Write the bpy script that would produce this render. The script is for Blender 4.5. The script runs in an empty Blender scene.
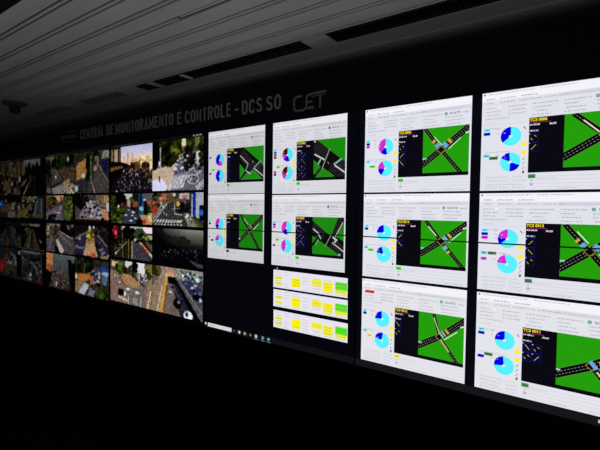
# Video wall of a traffic control room, built object by object (bpy, Blender 4.5)
import bpy, bmesh, math, random
import numpy as np
from mathutils import Matrix, Vector

random.seed(7)
S = bpy.context.scene
COL = S.collection
PI = math.pi

# ------------------------------------------------------------------ materials
def lin(c):
    c = c / 255.0
    return c / 12.92 if c <= 0.04045 else ((c + 0.055) / 1.055) ** 2.4

MATS = {}
def em(rgb, sample=False):
    """a lit screen colour (sRGB 0-255)"""
    key = ('em', tuple(rgb), sample)
    if key not in MATS:
        m = bpy.data.materials.new('screen_%d_%d_%d' % tuple(rgb))
        m.use_nodes = True
        nt = m.node_tree
        nt.nodes.clear()
        e = nt.nodes.new('ShaderNodeEmission')
        e.inputs['Color'].default_value = (lin(rgb[0]), lin(rgb[1]), lin(rgb[2]), 1)
        o = nt.nodes.new('ShaderNodeOutputMaterial')
        nt.links.new(e.outputs[0], o.inputs[0])
        if not sample:
            m.cycles.emission_sampling = 'NONE'
        MATS[key] = m
    return MATS[key]

def feed_material():
    if 'feed' not in MATS:
        m = bpy.data.materials.new('camera_picture')
        m.use_nodes = True
        nt = m.node_tree
        nt.nodes.clear()
        a = nt.nodes.new('ShaderNodeAttribute')
        a.attribute_name = 'picture'
        e = nt.nodes.new('ShaderNodeEmission')
        o = nt.nodes.new('ShaderNodeOutputMaterial')
        nt.links.new(a.outputs['Color'], e.inputs['Color'])
        nt.links.new(e.outputs[0], o.inputs[0])
        m.cycles.emission_sampling = 'NONE'
        MATS['feed'] = m
    return MATS['feed']

def pbr(name, rgb, rough=0.6, metal=0.0, noise=0.0, scale=6.0, stretch=(1, 1, 1), spec=0.5):
    m = bpy.data.materials.new(name)
    m.use_nodes = True
    nt = m.node_tree
    b = nt.nodes['Principled BSDF']
    b.inputs['Roughness'].default_value = rough
    b.inputs['Metallic'].default_value = metal
    b.inputs['Specular IOR Level'].default_value = spec
    if noise:
        tc = nt.nodes.new('ShaderNodeTexCoord')
        mp = nt.nodes.new('ShaderNodeMapping')
        mp.inputs['Scale'].default_value = stretch
        n = nt.nodes.new('ShaderNodeTexNoise')
        n.inputs['Scale'].default_value = scale
        n.inputs['Detail'].default_value = 5
        r = nt.nodes.new('ShaderNodeValToRGB')
        r.color_ramp.elements[0].position = 0.3
        r.color_ramp.elements[1].position = 0.7
        r.color_ramp.elements[0].color = tuple(c * (1 - noise) for c in rgb) + (1,)
        r.color_ramp.elements[1].color = tuple(min(1, c * (1 + noise)) for c in rgb) + (1,)
        nt.links.new(tc.outputs['Object'], mp.inputs['Vector'])
        nt.links.new(mp.outputs['Vector'], n.inputs['Vector'])
        nt.links.new(n.outputs['Fac'], r.inputs['Fac'])
        nt.links.new(r.outputs['Color'], b.inputs['Base Color'])
    else:
        b.inputs['Base Color'].default_value = rgb + (1,)
    return m

M_SLAT = pbr('painted_ceiling_slat', (0.56, 0.55, 0.565), 0.6, 0.0, 0.08, 3.0, (0.5, 3, 1), spec=0.2)
M_GAP = pbr('ceiling_void', (0.012, 0.012, 0.013), 0.9)
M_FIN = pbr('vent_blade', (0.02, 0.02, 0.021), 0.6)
M_DIM = pbr('grey_vent_blade', (0.30, 0.29, 0.29), 0.7)  # plain grey, nearer the slat colour than the dark blades
M_BRIGHT = pbr('pale_vent_blade', (0.95, 0.95, 0.92), 0.45)  # near-white base colour sets this blade apart
M_BOARD = pbr('black_fascia', (0.008, 0.008, 0.017), 0.75, 0, 0.25, 2.0, spec=0.1)
M_LIT_EDGE = pbr('blue_grey_lit_edge', (0.05, 0.055, 0.11), 0.5)  # light caught along the header's lower edge, put into this colour
M_LETTER = pbr('grey_letter', (0.30, 0.30, 0.31), 0.6)
M_LOGO = pbr('dark_grey_logo', (0.19, 0.19, 0.20), 0.6)
M_FAINT = pbr('faint_grey_logo', (0.16, 0.16, 0.16), 0.6)
M_BEZEL = pbr('black_bezel', (0.004, 0.004, 0.005), 0.5, spec=0.2)
M_HOUSE = pbr('black_housing', (0.01, 0.01, 0.011), 0.6)
M_WALL = pbr('dark_wall', (0.006, 0.005, 0.008), 0.9, 0, 0.3, 3.0, spec=0.1)
M_FLOOR = pbr('dark_carpet', (0.006, 0.004, 0.005), 0.95, 0, 0.4, 60.0, spec=0.05)
M_DET = pbr('detector_plastic', (0.09, 0.085, 0.085), 0.5)
M_KNOB = pbr('detector_dark', (0.012, 0.011, 0.012), 0.4)

# ------------------------------------------------------------------ helpers
def link(name, me, parent=None, loc=None):
    o = bpy.data.objects.new(name, me)
    COL.objects.link(o)
    if parent is not None:
        o.parent = parent
    if loc is not None:
        o.location = loc
    return o

def thing(name, label, cat, loc=(0, 0, 0), group=None):
    o = bpy.data.objects.new(name, None)
    COL.objects.link(o)
    o.empty_display_size = 0.1
    o.location = loc
    o['label'] = label
    o['category'] = cat
    if group:
        o['group'] = group
    return o

def bm_obj(name, bm, mats, parent=None, bevel=0, structure=False, loc=None):
    if bevel:
        bmesh.ops.bevel(bm, geom=bm.edges[:], offset=bevel, segments=2, profile=0.5, affect='EDGES')
    me = bpy.data.meshes.new(name)
    bmesh.ops.recalc_face_normals(bm, faces=bm.faces[:])
    bm.to_mesh(me)
    bm.free()
    for m in (mats if isinstance(mats, (list, tuple)) else [mats]):
        me.materials.append(m)
    o = link(name, me, parent, loc)
    if structure:
        o['kind'] = 'structure'
    return o

def box(bm, x0, x1, y0, y1, z0, z1, mi=0):
    vs = [bm.verts.new(p) for p in
          ((x0, y0, z0), (x1, y0, z0), (x1, y1, z0), (x0, y1, z0),
           (x0, y0, z1), (x1, y0, z1), (x1, y1, z1), (x0, y1, z1))]
    for f in ((0, 3, 2, 1), (4, 5, 6, 7), (0, 1, 5, 4), (1, 2, 6, 5), (2, 3, 7, 6), (3, 0, 4, 7)):
        fc = bm.faces.new([vs[i] for i in f])
        fc.material_index = mi
    return vs

def prism(bm, prof, x0, x1):
    """closed y-z profile swept along x"""
    a = [bm.verts.new((x0, y, z)) for y, z in prof]
    b = [bm.verts.new((x1, y, z)) for y, z in prof]
    n = len(prof)
    for i in range(n):
        bm.faces.new((a[i], a[(i + 1) % n], b[(i + 1) % n], b[i]))
    bm.faces.new(a[::-1])
    bm.faces.new(b)

def lathe(bm, prof, seg=32):
    """profile of (r, z) turned about z"""
    rings = []
    for r, z in prof:
        if r < 1e-6:
            rings.append([bm.verts.new((0, 0, z))])
        else:
            rings.append([bm.verts.new((r * math.cos(2 * PI * i / seg), r * math.sin(2 * PI * i / seg), z)) for i in range(seg)])
    for p, q in zip(rings, rings[1:]):
        for i in range(seg):
            j = (i + 1) % seg
            if len(p) == 1 and len(q) == 1:
                continue
            if len(p) == 1:
                bm.faces.new((p[0], q[i], q[j]))
            elif len(q) == 1:
                bm.faces.new((p[i], p[j], q[0]))
            else:
                bm.faces.new((p[i], p[j], q[j], q[i]))

TEXT = {}
def text_tris(s, bold=0.0):
    """triangles of a line of text, normalised: cap height 1, start at x = 0"""
    key = (s, bold)
    if key in TEXT:
        return TEXT[key]
    cu = bpy.data.curves.new('lettering', 'FONT')
    cu.body = s
    cu.size = 1.0
    cu.offset = bold
    cu.resolution_u = 3
    ob = bpy.data.objects.new('lettering', cu)
    COL.objects.link(ob)
    dg = bpy.context.evaluated_depsgraph_get()
    me = bpy.data.meshes.new_from_object(ob.evaluated_get(dg))
    me.calc_loop_triangles()
    v = [p.co.copy() for p in me.vertices]
    tr = [[(v[i].x, v[i].y) for i in t.vertices] for t in me.loop_triangles]
    xs = [p[0] for t in tr for p in t]
    ys = [p[1] for t in tr for p in t]
    x0, w = min(xs), max(xs) - min(xs)
    y0, h = min(ys), max(ys) - min(ys)
    tr = [[((p[0] - x0) / w, (p[1] - y0) / h) for p in t] for t in tr]
    COL.objects.unlink(ob)
    bpy.data.objects.remove(ob)
    bpy.data.meshes.remove(me)
    bpy.data.curves.remove(cu)
    TEXT[key] = tr
    return tr

def clip_half(poly, axis, val, keep_greater):
    out = []
    n = len(poly)
    for i in range(n):
        p, q = poly[i], poly[(i + 1) % n]
        pin = (p[axis] >= val) if keep_greater else (p[axis] <= val)
        qin = (q[axis] >= val) if keep_greater else (q[axis] <= val)
        if pin:
            out.append(p)
        if pin != qin:
            t = (val - p[axis]) / (q[axis] - p[axis])
            out.append(tuple(p[k] + t * (q[k] - p[k]) for k in (0, 1)))
    return out

def clip_rect(poly, r):
    for axis, val, g in ((0, r[0], True), (0, r[2], False), (1, r[1], True), (1, r[3], False)):
        if len(poly) < 3:
            return []
        poly = clip_half(poly, axis, val, g)
    return poly if len(poly) >= 3 else []

def area(poly):
    return abs(sum(poly[i][0] * poly[(i + 1) % len(poly)][1] - poly[(i + 1) % len(poly)][0] * poly[i][1] for i in range(len(poly)))) / 2

class Flat:
    """flat picture elements lit by a screen: polygons in (x, z), stacked in layers of 0.25 mm"""
    def __init__(self, dim=1.0, tint=(1, 1, 1)):
        self.p = []
        self.dim = dim
        self.clip = None
    def poly(self, pts, c, layer=0, clip=None):
        pts = [tuple(p) for p in pts]
        if clip:
            pts = clip_rect(pts, clip)
        if self.clip:
            pts = clip_rect(pts, self.clip) if pts else []
        if len(pts) >= 3 and area(pts) > 1e-9:
            self.p.append((pts, tuple(int(round(k * self.dim)) for k in c), layer))
    def rect(self, x0, z0, x1, z1, c, layer=0, clip=None):
        self.poly([(min(x0, x1), min(z0, z1)), (max(x0, x1), min(z0, z1)), (max(x0, x1), max(z0, z1)), (min(x0, x1), max(z0, z1))], c, layer, clip)
    def line(self, a, b, w, c, layer=0, clip=None):
        dx, dz = b[0] - a[0], b[1] - a[1]
        L = math.hypot(dx, dz) or 1e-9
        nx, nz = -dz / L * w / 2, dx / L * w / 2
        self.poly([(a[0] - nx, a[1] - nz), (b[0] - nx, b[1] - nz), (b[0] + nx, b[1] + nz), (a[0] + nx, a[1] + nz)], c, layer, clip)
    def dashes(self, a, b, w, c, layer, on, off, clip=None):
        L = math.hypot(b[0] - a[0], b[1] - a[1])
        t = 0
        while t < L:
            u0, u1 = t / L, min(1, (t + on) / L)
            self.line((a[0] + (b[0] - a[0]) * u0, a[1] + (b[1] - a[1]) * u0), (a[0] + (b[0] - a[0]) * u1, a[1] + (b[1] - a[1]) * u1), w, c, layer, clip)
            t += on + off
    def disc(self, cx, cz, r, c, layer=0, seg=24):
        self.poly([(cx + r * math.cos(2 * PI * i / seg), cz + r * math.sin(2 * PI * i / seg)) for i in range(seg)], c, layer)
    def sector(self, cx, cz, r, a0, a1, c, layer):
        """clockwise from 12 o'clock, degrees"""
        n = max(2, int((a1 - a0) / 8))
        step = (a1 - a0) / n
        for i in range(n):                                   # thin wedges so every piece is convex
            p, q = math.radians(a0 + step * i), math.radians(a0 + step * (i + 1))
            self.poly([(cx, cz), (cx + r * math.sin(p), cz + r * math.cos(p)), (cx + r * math.sin(q), cz + r * math.cos(q))], c, layer)
    def text(self, s, x, z, w, h, c, layer=0, bold=0.02):
        for t in text_tris(s, bold):
            self.poly([(x + p[0] * w, z + p[1] * h) for p in t], c, layer)
    def faint(self, x, z, w, h, c, layer=0, rnd=random):
        """a line of writing too small to read: a broken row of strokes"""
        t = 0
        while t < w:
            k = rnd.uniform(0.004, 0.014)
            self.rect(x + t, z, x + min(w, t + k), z + h * rnd.uniform(0.7, 1.0), c, layer)
            t += k + rnd.uniform(0.0015, 0.004)
    def build(self, name, parent, y=0.0, sample_colours=()):
        if not self.p:
            return None
        me = bpy.data.meshes.new(name)
        vs, fs, mi, cols = [], [], [], []
        for pts, c, l in self.p:
            b = len(vs)
            vs += [(p[0], y - 0.00025 * l, p[1]) for p in pts]
            sgn = sum(pts[i][0] * pts[(i + 1) % len(pts)][1] - pts[(i + 1) % len(pts)][0] * pts[i][1] for i in range(len(pts)))
            idx = list(range(b, b + len(pts)))
            fs.append(idx if sgn > 0 else idx[::-1])
            if c not in cols:
                cols.append(c)
            mi.append(cols.index(c))
        me.from_pydata(vs, [], fs)
        for c in cols:
            me.materials.append(em(c, c in sample_colours))
        me.polygons.foreach_set('material_index', mi)
        me.update()
        return link(name, me, parent)

# ------------------------------------------------------------------ camera (fitted to the photograph)
cam_d = bpy.data.cameras.new('camera')
cam = bpy.data.objects.new('camera', cam_d)
COL.objects.link(cam)
cam_d.sensor_width = 36
cam_d.lens = 433.0 / 600.0 * 36
cam_d.clip_start = 0.05
YAW, PITCH, ROLL = 0.635989476, -0.0330732909, 0.0146549767
R = Matrix.Rotation(YAW, 3, 'Z') @ Matrix.Rotation(PI / 2 + PITCH, 3, 'X') @ Matrix.Rotation(ROLL, 3, 'Z')
H0 = 1.47                                    # height of the seam between the two display rows above the floor
cam.matrix_world = Matrix.Translation((1.12633271, -2.04097075, 0.131349711 + H0)) @ R.to_4x4()
S.camera = cam

# ------------------------------------------------------------------ room shell   (wall plane y = 0, x along the wall)
CEIL = H0 + 1.05
XL, XR, YN, YF = -8.0, 2.6, -4.6, 0.62
bm = bmesh.new(); box(bm, XL, XR, YN, YF, -0.05, 0.0)
bm_obj('floor', bm, M_FLOOR, structure=True)

# linear metal ceiling: wide slats and narrow strips with dark joints between
bm = bmesh.new()
def slat(y0, y1, x0, x1, z=CEIL, e=0.002):
    prism(bm, [(y0, z + 0.008), (y0, z + e), (y0 + e, z), (y1 - e, z), (y1, z + e), (y1, z + 0.008)], x0, x1)
PITCH_Y = 0.135
far_vent = (-1.335, -1.20)
n = 0
y = -0.13
while y > YN + 0.1:
    y1 = y - 0.036                                           # wide slat from y-0.135 to y-0.032, narrow strip y-0.028..y-0.005
    if not (far_vent[0] - 0.001 < y - 0.5 * PITCH_Y < far_vent[1] + 0.001):
        off = 0.0
        slat(y - PITCH_Y + 0.0015, y1, XL, XR)
        if abs(y + 0.67) < 0.01:                             # here the strip is broken and sits askew
            slat(y1 + 0.0115, y - 0.0095, XL, -0.62)
            slat(y1 + 0.006, y - 0.015, -0.60, XR)
        else:
            slat(y1 + 0.0115, y - 0.0095, XL, XR)
    y -= PITCH_Y
    n += 1
slat(0.0, 0.139, XL, XR)
slat(0.143, YF, XL, XR)
# flat infill pieces of the grille slot between the vents
VENTS = [(-0.14, 1.42), (-1.64, -0.30), (-1.86, -1.71), (-2.72, -2.10), (-3.62, -2.98)]
edges = [XR] + [e for v in VENTS for e in (v[1], v[0])] + [XL]
for i in range(0, len(edges), 2):
    slat(-0.128, -0.002, edges[i + 1], edges[i])
ceiling = bm_obj('ceiling', bm, M_SLAT, structure=True)
bm = bmesh.new(); box(bm, XL, XR, YN, YF, CEIL + 0.05, CEIL + 0.09)
bm_obj('ceiling_void', bm, M_GAP, ceiling)

bm = bmesh.new(); box(bm, XL, XR, YF, YF + 0.1, 0, CEIL + 0.09)
bm_obj('wall_back', bm, M_WALL, structure=True)
bm = bmesh.new(); box(bm, XL - 0.1, XL, YN, YF + 0.1, 0, CEIL + 0.09)
bm_obj('wall_left', bm, M_WALL, structure=True)
bm = bmesh.new(); box(bm, XR, XR + 0.1, YN, YF + 0.1, 0, CEIL + 0.09)
bm_obj('wall_right', bm, M_WALL, structure=True)
ZB = H0 - 0.700                                              # foot of the lower displays
bm = bmesh.new(); box(bm, XL, XR, 0.012, 0.10, 0.0, ZB - 0.004)
bm_obj('wall_front', bm, M_WALL, structure=True)
bm = bmesh.new(); box(bm, XL, -4.876, 0.0, 0.10, ZB, H0 + 0.885)
bm_obj('trim_1', bm, M_BOARD, structure=True)
bm = bmesh.new(); box(bm, 1.213, XR, 0.0, 0.10, ZB, H0 + 0.668)
bm_obj('trim_2', bm, M_BOARD, structure=True)

# ------------------------------------------------------------------ ceiling vents
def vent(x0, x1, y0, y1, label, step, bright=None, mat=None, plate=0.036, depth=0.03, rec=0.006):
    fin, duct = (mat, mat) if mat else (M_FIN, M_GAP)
    t = thing('air_vent', label, 'air vent', ((x0 + x1) / 2, (y0 + y1) / 2, CEIL), 'air vents in the ceiling')
    cx, cy = (x0 + x1) / 2, (y0 + y1) / 2
    a, b, c, d = x0 - cx, x1 - cx, y0 - cy, y1 - cy
    f = bmesh.new()
    for q in ((a, b, c, c + 0.006), (a, b, d - 0.006, d), (a, a + 0.005, c + 0.006, d - 0.006), (b - 0.005, b, c + 0.006, d - 0.006)):
        box(f, *q, 0.001, 0.035)
    bm_obj('frame', f, fin, t)
    f = bmesh.new()
    box(f, a, b, c, d, plate, plate + 0.006)
    bm_obj('duct_plate', f, duct, t)
    f = bmesh.new()
    k = a + step
    g = None
    while k < b - step / 2:
        tgt = f
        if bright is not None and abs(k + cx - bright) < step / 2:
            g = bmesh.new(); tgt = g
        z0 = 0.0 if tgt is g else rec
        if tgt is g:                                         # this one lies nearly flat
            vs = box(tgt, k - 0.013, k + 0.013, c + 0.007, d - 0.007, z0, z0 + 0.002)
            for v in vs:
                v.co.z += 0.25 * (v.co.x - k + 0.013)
        else:
            box(tgt, k - 0.0015, k + 0.0015, c + 0.007, d - 0.007, z0, z0 + depth * 0.8)
        k += step
    bm_obj('blades', f, fin, t)
    if g:
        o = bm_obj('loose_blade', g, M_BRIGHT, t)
        o['label'] = 'one pale loose blade'
    return t

SL = (-0.126, -0.004)
vent(-0.137, 1.417, *SL, 'long dark ceiling vent with fine fins above the dashboards on the right', 0.022)
vent(-1.637, -0.303, *SL, 'long dark ceiling vent with one pale blade, above the grey wall lettering', 0.10, bright=-1.38)
vent(-1.857, -1.713, *SL, 'very short dark ceiling vent just left of the one with a pale blade', 0.05)
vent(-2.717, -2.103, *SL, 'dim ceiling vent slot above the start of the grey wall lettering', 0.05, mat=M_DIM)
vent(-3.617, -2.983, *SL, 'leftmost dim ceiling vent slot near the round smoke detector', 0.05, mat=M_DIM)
vent(-6.0, 0.6, far_vent[0] + 0.004, far_vent[1] - 0.004, 'comb-like dark ceiling vent at the top left corner of the photo', 0.03)

# ------------------------------------------------------------------ smoke detector
det = thing('smoke_detector', 'round ceiling smoke detector with a dark hanging head, far left', 'smoke detector', (-3.22, -0.44, CEIL))
f = bmesh.new(); lathe(f, [(0, 0.0), (0.095, 0.0), (0.1, -0.006), (0.092, -0.018), (0.05, -0.034), (0, -0.034)])
bm_obj('base', f, M_DET, det)
f = bmesh.new(); lathe(f, [(0, -0.033), (0.040, -0.033), (0.044, -0.045), (0.044, -0.078), (0.036, -0.092), (0, -0.094)])
bm_obj('head', f, M_KNOB, det)

# ------------------------------------------------------------------ header boards and lettering
ZH0, ZH1 = H0 + 0.671, H0 + 0.888
sign = thing('header_sign', 'black fascia sign with grey lettering CENTRAL DE MONITORAMENTO E CONTROLE above the displays', 'sign', (-2.4, 0, ZH0))
def S_(x): return x + 2.4
f = bmesh.new(); box(f, S_(-4.87), S_(0.038), 0, 0.09, 0, ZH1 - ZH0)
bm_obj('board', f, M_BOARD, sign, 0.002)
f = bmesh.new(); box(f, S_(-4.84), S_(-2.43), -0.014, -0.0005, 0.0, 0.008)  # strip painted as the lit lower edge of the board
o = bm_obj('lit_edge_strip', f, M_LIT_EDGE, sign); o['label'] = 'thin blue grey strip painting light on the lower edge'

def solid_text(bm, s, x, z, w, h, bold, depth=0.006, y=-0.0005, slant=0.0):
    cu = bpy.data.curves.new('lettering', 'FONT')
    cu.body = s; cu.size = 1.0; cu.offset = bold; cu.extrude = 0.5; cu.resolution_u = 4
    ob = bpy.data.objects.new('lettering', cu)
    COL.objects.link(ob)
    me = bpy.data.meshes.new_from_object(ob.evaluated_get(bpy.context.evaluated_depsgraph_get()))
    co = np.array([v.co[:] for v in me.vertices])
    x0, y0 = co[:, 0].min(), co[:, 1].min()
    W, Hh = co[:, 0].max() - x0, co[:, 1].max() - y0
    base = len(bm.verts)
    vs = [bm.verts.new((x + (c[0] - x0) / W * w + slant * (c[1] - y0) / Hh * h, y - depth * (c[2] + 0.5), z + (c[1] - y0) / Hh * h)) for c in co]
    for p in me.polygons:
        try:
            bm.faces.new([vs[i] for i in p.vertices])
        except ValueError:
            pass
    COL.objects.unlink(ob); bpy.data.objects.remove(ob); bpy.data.meshes.remove(me); bpy.data.curves.remove(cu)

def stroke(bm, pts, w, y0=-0.0005, d=0.006):
    """flat ribbon with mitred corners along pts (x, z)"""
    n = len(pts)
    L, Rr = [], []
    for i in range(n):
        p = Vector(pts[i])
        a = (Vector(pts[i]) - Vector(pts[i - 1])).normalized() if i else None
        b = (Vector(pts[i + 1]) - Vector(pts[i])).normalized() if i < n - 1 else None
        t = a if b is None else b if a is None else (a + b).normalized()
        nn = Vector((-t.y, t.x))
        k = w / 2
        if a is not None and b is not None:
            k /= max(0.5, nn.dot(Vector((-a.y, a.x))))
        L.append(p + nn * k); Rr.append(p - nn * k)
    def vv(p, y): return bm.verts.new((p.x, y, p.y))
    fl = [vv(p, y0 - d) for p in L]; fr = [vv(p, y0 - d) for p in Rr]
    bl = [vv(p, y0) for p in L]; br = [vv(p, y0) for p in Rr]
    for i in range(n - 1):
        bm.faces.new((fl[i], fl[i + 1], fr[i + 1], fr[i]))
        bm.faces.new((fl[i], bl[i], bl[i + 1], fl[i + 1]))
        bm.faces.new((fr[i], fr[i + 1], br[i + 1], br[i]))
    bm.faces.new((fl[0], fr[0], br[0], bl[0])); bm.faces.new((fl[-1], bl[-1], br[-1], fr[-1]))


def arc(cx, cy, rx, ry, a0, a1, n=7):
    return [(cx + rx * math.cos(math.radians(a0 + (a1 - a0) * i / n)), cy + ry * math.sin(math.radians(a0 + (a1 - a0) * i / n))) for i in range(n + 1)]
GLYPH = {
    'C': [arc(0.5, 0.68, 0.5, 0.32, 15, 180) + arc(0.5, 0.32, 0.5, 0.32, 180, 345)],
    'O': [arc(0.5, 0.68, 0.5, 0.32, 0, 180, 10) + arc(0.5, 0.32, 0.5, 0.32, 180, 360, 10) + [(1, 0.68)]],
    'E': [[(1, 1), (0, 1), (0, 0), (1, 0)], [(0, 0.52), (0.9, 0.52)]],
    'N': [[(0, 0), (0, 1), (1, 0), (1, 1)]],
    'T': [[(0, 1), (1, 1)], [(0.5, 1), (0.5, -0.09)]],
    'R': [[(0, -0.09), (0, 1)] + arc(0.62, 0.77, 0.38, 0.23, 90, -90) + [(0, 0.54)], [(0.5, 0.54), (1, -0.07)]],
    'A': [[(-0.02, -0.07), (0.5, 1.0), (1.02, -0.07)], [(0.2, 0.30), (0.8, 0.30)]],
    'L': [[(0, 1.09), (0, 0), (1, 0)]],
    'D': [[(0, 0), (0, 1)] + arc(0.45, 0.68, 0.55, 0.32, 90, 0) + arc(0.45, 0.32, 0.55, 0.32, 0, -90) + [(0, 0)]],
    'M': [[(0, -0.09), (0, 1), (0.5, 0.25), (1, 1), (1, -0.09)]],
    'I': [[(0.5, -0.09), (0.5, 1.09)]],
    'S': [arc(0.5, 0.755, 0.48, 0.245, 20, 200, 8) + arc(0.5, 0.245, 0.48, 0.255, 110, 20, 5)[1:] + arc(0.5, 0.245, 0.48, 0.245, 0, -160, 8)],
    '-': [[(0, 0.42), (1, 0.42)]],
}
WID = {'I': 0.34, 'M': 1.25, 'E': 0.88, 'L': 0.85, 'T': 0.9}
def block_letters(bm, s, x0, x1, z, h, sw):
    """bold block capitals raised on the board, spread over x0..x1"""
    gap = 0.30
    tot = sum(WID.get(c, 1.0) for c in s) + gap * (len(s) - 1)
    k = (x1 - x0) / tot
    x = x0
    for c in s:
        w = WID.get(c, 1.0) * k
        q = min(sw, w * 0.46)
        for pl in GLYPH[c]:
            stroke(bm, [(x + q / 2 + p[0] * (w - q), z + sw / 2 + p[1] * (h - sw)) for p in pl], q)
        x += w + gap * k

f = bmesh.new()
for s, x0, x1 in (('CENTRAL', -2.928, -2.522), ('DE', -2.478, -2.367), ('MONITORAMENTO', -2.336, -1.560), ('E', -1.512, -1.462),
                  ('CONTROLE', -1.424, -0.954), ('-', -0.925, -0.885), ('DCS', -0.854, -0.683), ('SO', -0.649, -0.533)):
    block_letters(f, s, S_(x0), S_(x1), 0.0925 - 0.022 * ((x0 + x1) / 2 + 2.93) / 2.4, 0.089, 0.0122)
bm_obj('lettering', f, M_LETTER, sign)

# company monogram: rounded open C that runs into an E, whose top bar runs on as the T
f = bmesh.new()
ox, oz, k = S_(-0.437), 0.040, 0.086
def cp(u, v): return (ox + u * k * 2.68, oz + v * k)
W_ = 0.0115
stroke(f, [cp(0.26, 0.98), cp(0.10, 0.98), cp(0.035, 0.90), cp(0.02, 0.75), cp(0.02, 0.22), cp(0.05, 0.08), cp(0.11, 0.02), cp(0.30, 0.02), cp(0.385, 0.10), cp(0.41, 0.22)], W_)
stroke(f, [cp(0.99, 1.04), cp(0.52, 1.0), cp(0.44, 0.93), cp(0.41, 0.80), cp(0.41, 0.22)], W_)
stroke(f, [cp(0.43, 0.50), cp(0.59, 0.50)], W_)
stroke(f, [cp(0.44, 0.10), cp(0.63, 0.06)], W_)
stroke(f, [cp(0.47, 0.20), cp(0.64, 0.17)], W_ * 0.4)
stroke(f, [cp(0.82, 0.92), cp(0.82, 0.02)], W_)
stroke(f, [cp(0.97, 0.86), cp(0.55, 0.82)], W_ * 0.4)
o = bm_obj('monogram', f, M_LOGO, sign); o['label'] = 'outlined grey company monogram CET'

f = bmesh.new()
solid_text(f, 'CIDADE DE', S_(-3.205), 0.176, 0.17, 0.016, 0.01)
solid_text(f, 'SÃO PAULO', S_(-3.300), 0.119, 0.305, 0.044, 0.03, slant=0.15)
box(f, S_(-3.28), S_(-3.055), -0.0045, -0.0005, 0.090, 0.096)
o = bm_obj('city_logo', f, M_FAINT, sign); o['label'] = 'faint small city logo before the lettering'

plain = thing('header_board', 'plain black fascia board above the dashboards, right of the lettered sign', 'panel', (0.7, 0, ZH0))
f = bmesh.new(); box(f, 0.042 - 0.7, XR - 0.002 - 0.7, 0, 0.09, 0, ZH1 - ZH0)
bm_obj('board', f, M_BOARD, plain, 0.002)

# ------------------------------------------------------------------ displays
SCR_Y = 0.0
def display(k, row, label):
    """k = column (left edge at k*1.21), row 0 = upper, 1 = lower; children use wall coordinates relative to the lower left corner"""
    x0 = {-4: -4.872, -3: -3.648, -2: -2.427}.get(k, k * 1.21)
    z0, z1 = ((0.0, 0.668) if row == 0 else (-0.698, 0.0))
    t = thing('video_display', label, 'display', (x0, 0, H0 + z0), 'displays of the video wall')
    w, h = 1.21, z1 - z0
    g = 0.0006
    f = bmesh.new(); box(f, g + 0.004, w - g - 0.004, 0.012, 0.095, g + 0.004, h - g - 0.004)
    bm_obj('housing', f, M_HOUSE, t, 0.003)
    f = bmesh.new()
    b = 0.0028
    for q in ((g, w - g, g, b), (g, w - g, h - b, h - g), (g, b, b, h - b), (w - b, w - g, b, h - b)):
        box(f, q[0], q[1], -0.004, 0.012, q[2], q[3])
    bm_obj('bezel', f, M_BEZEL, t)
    return t, x0, z0, w, h

def screen(t, w, h, c):
    fl = Flat()
    b = 0.0028
    fl.rect(b, b, w - b, h - b, c)
    me_o = fl.build('screen', t, y=0.002)
    return me_o

# ------------------------------------------------------------------ dashboards
CY, BL, MG, DR = (88, 242, 254), (4, 4, 222), (214, 40, 214), (86, 4, 14)
YEL, GRN = (252, 240, 30), (88, 222, 40)

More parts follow.
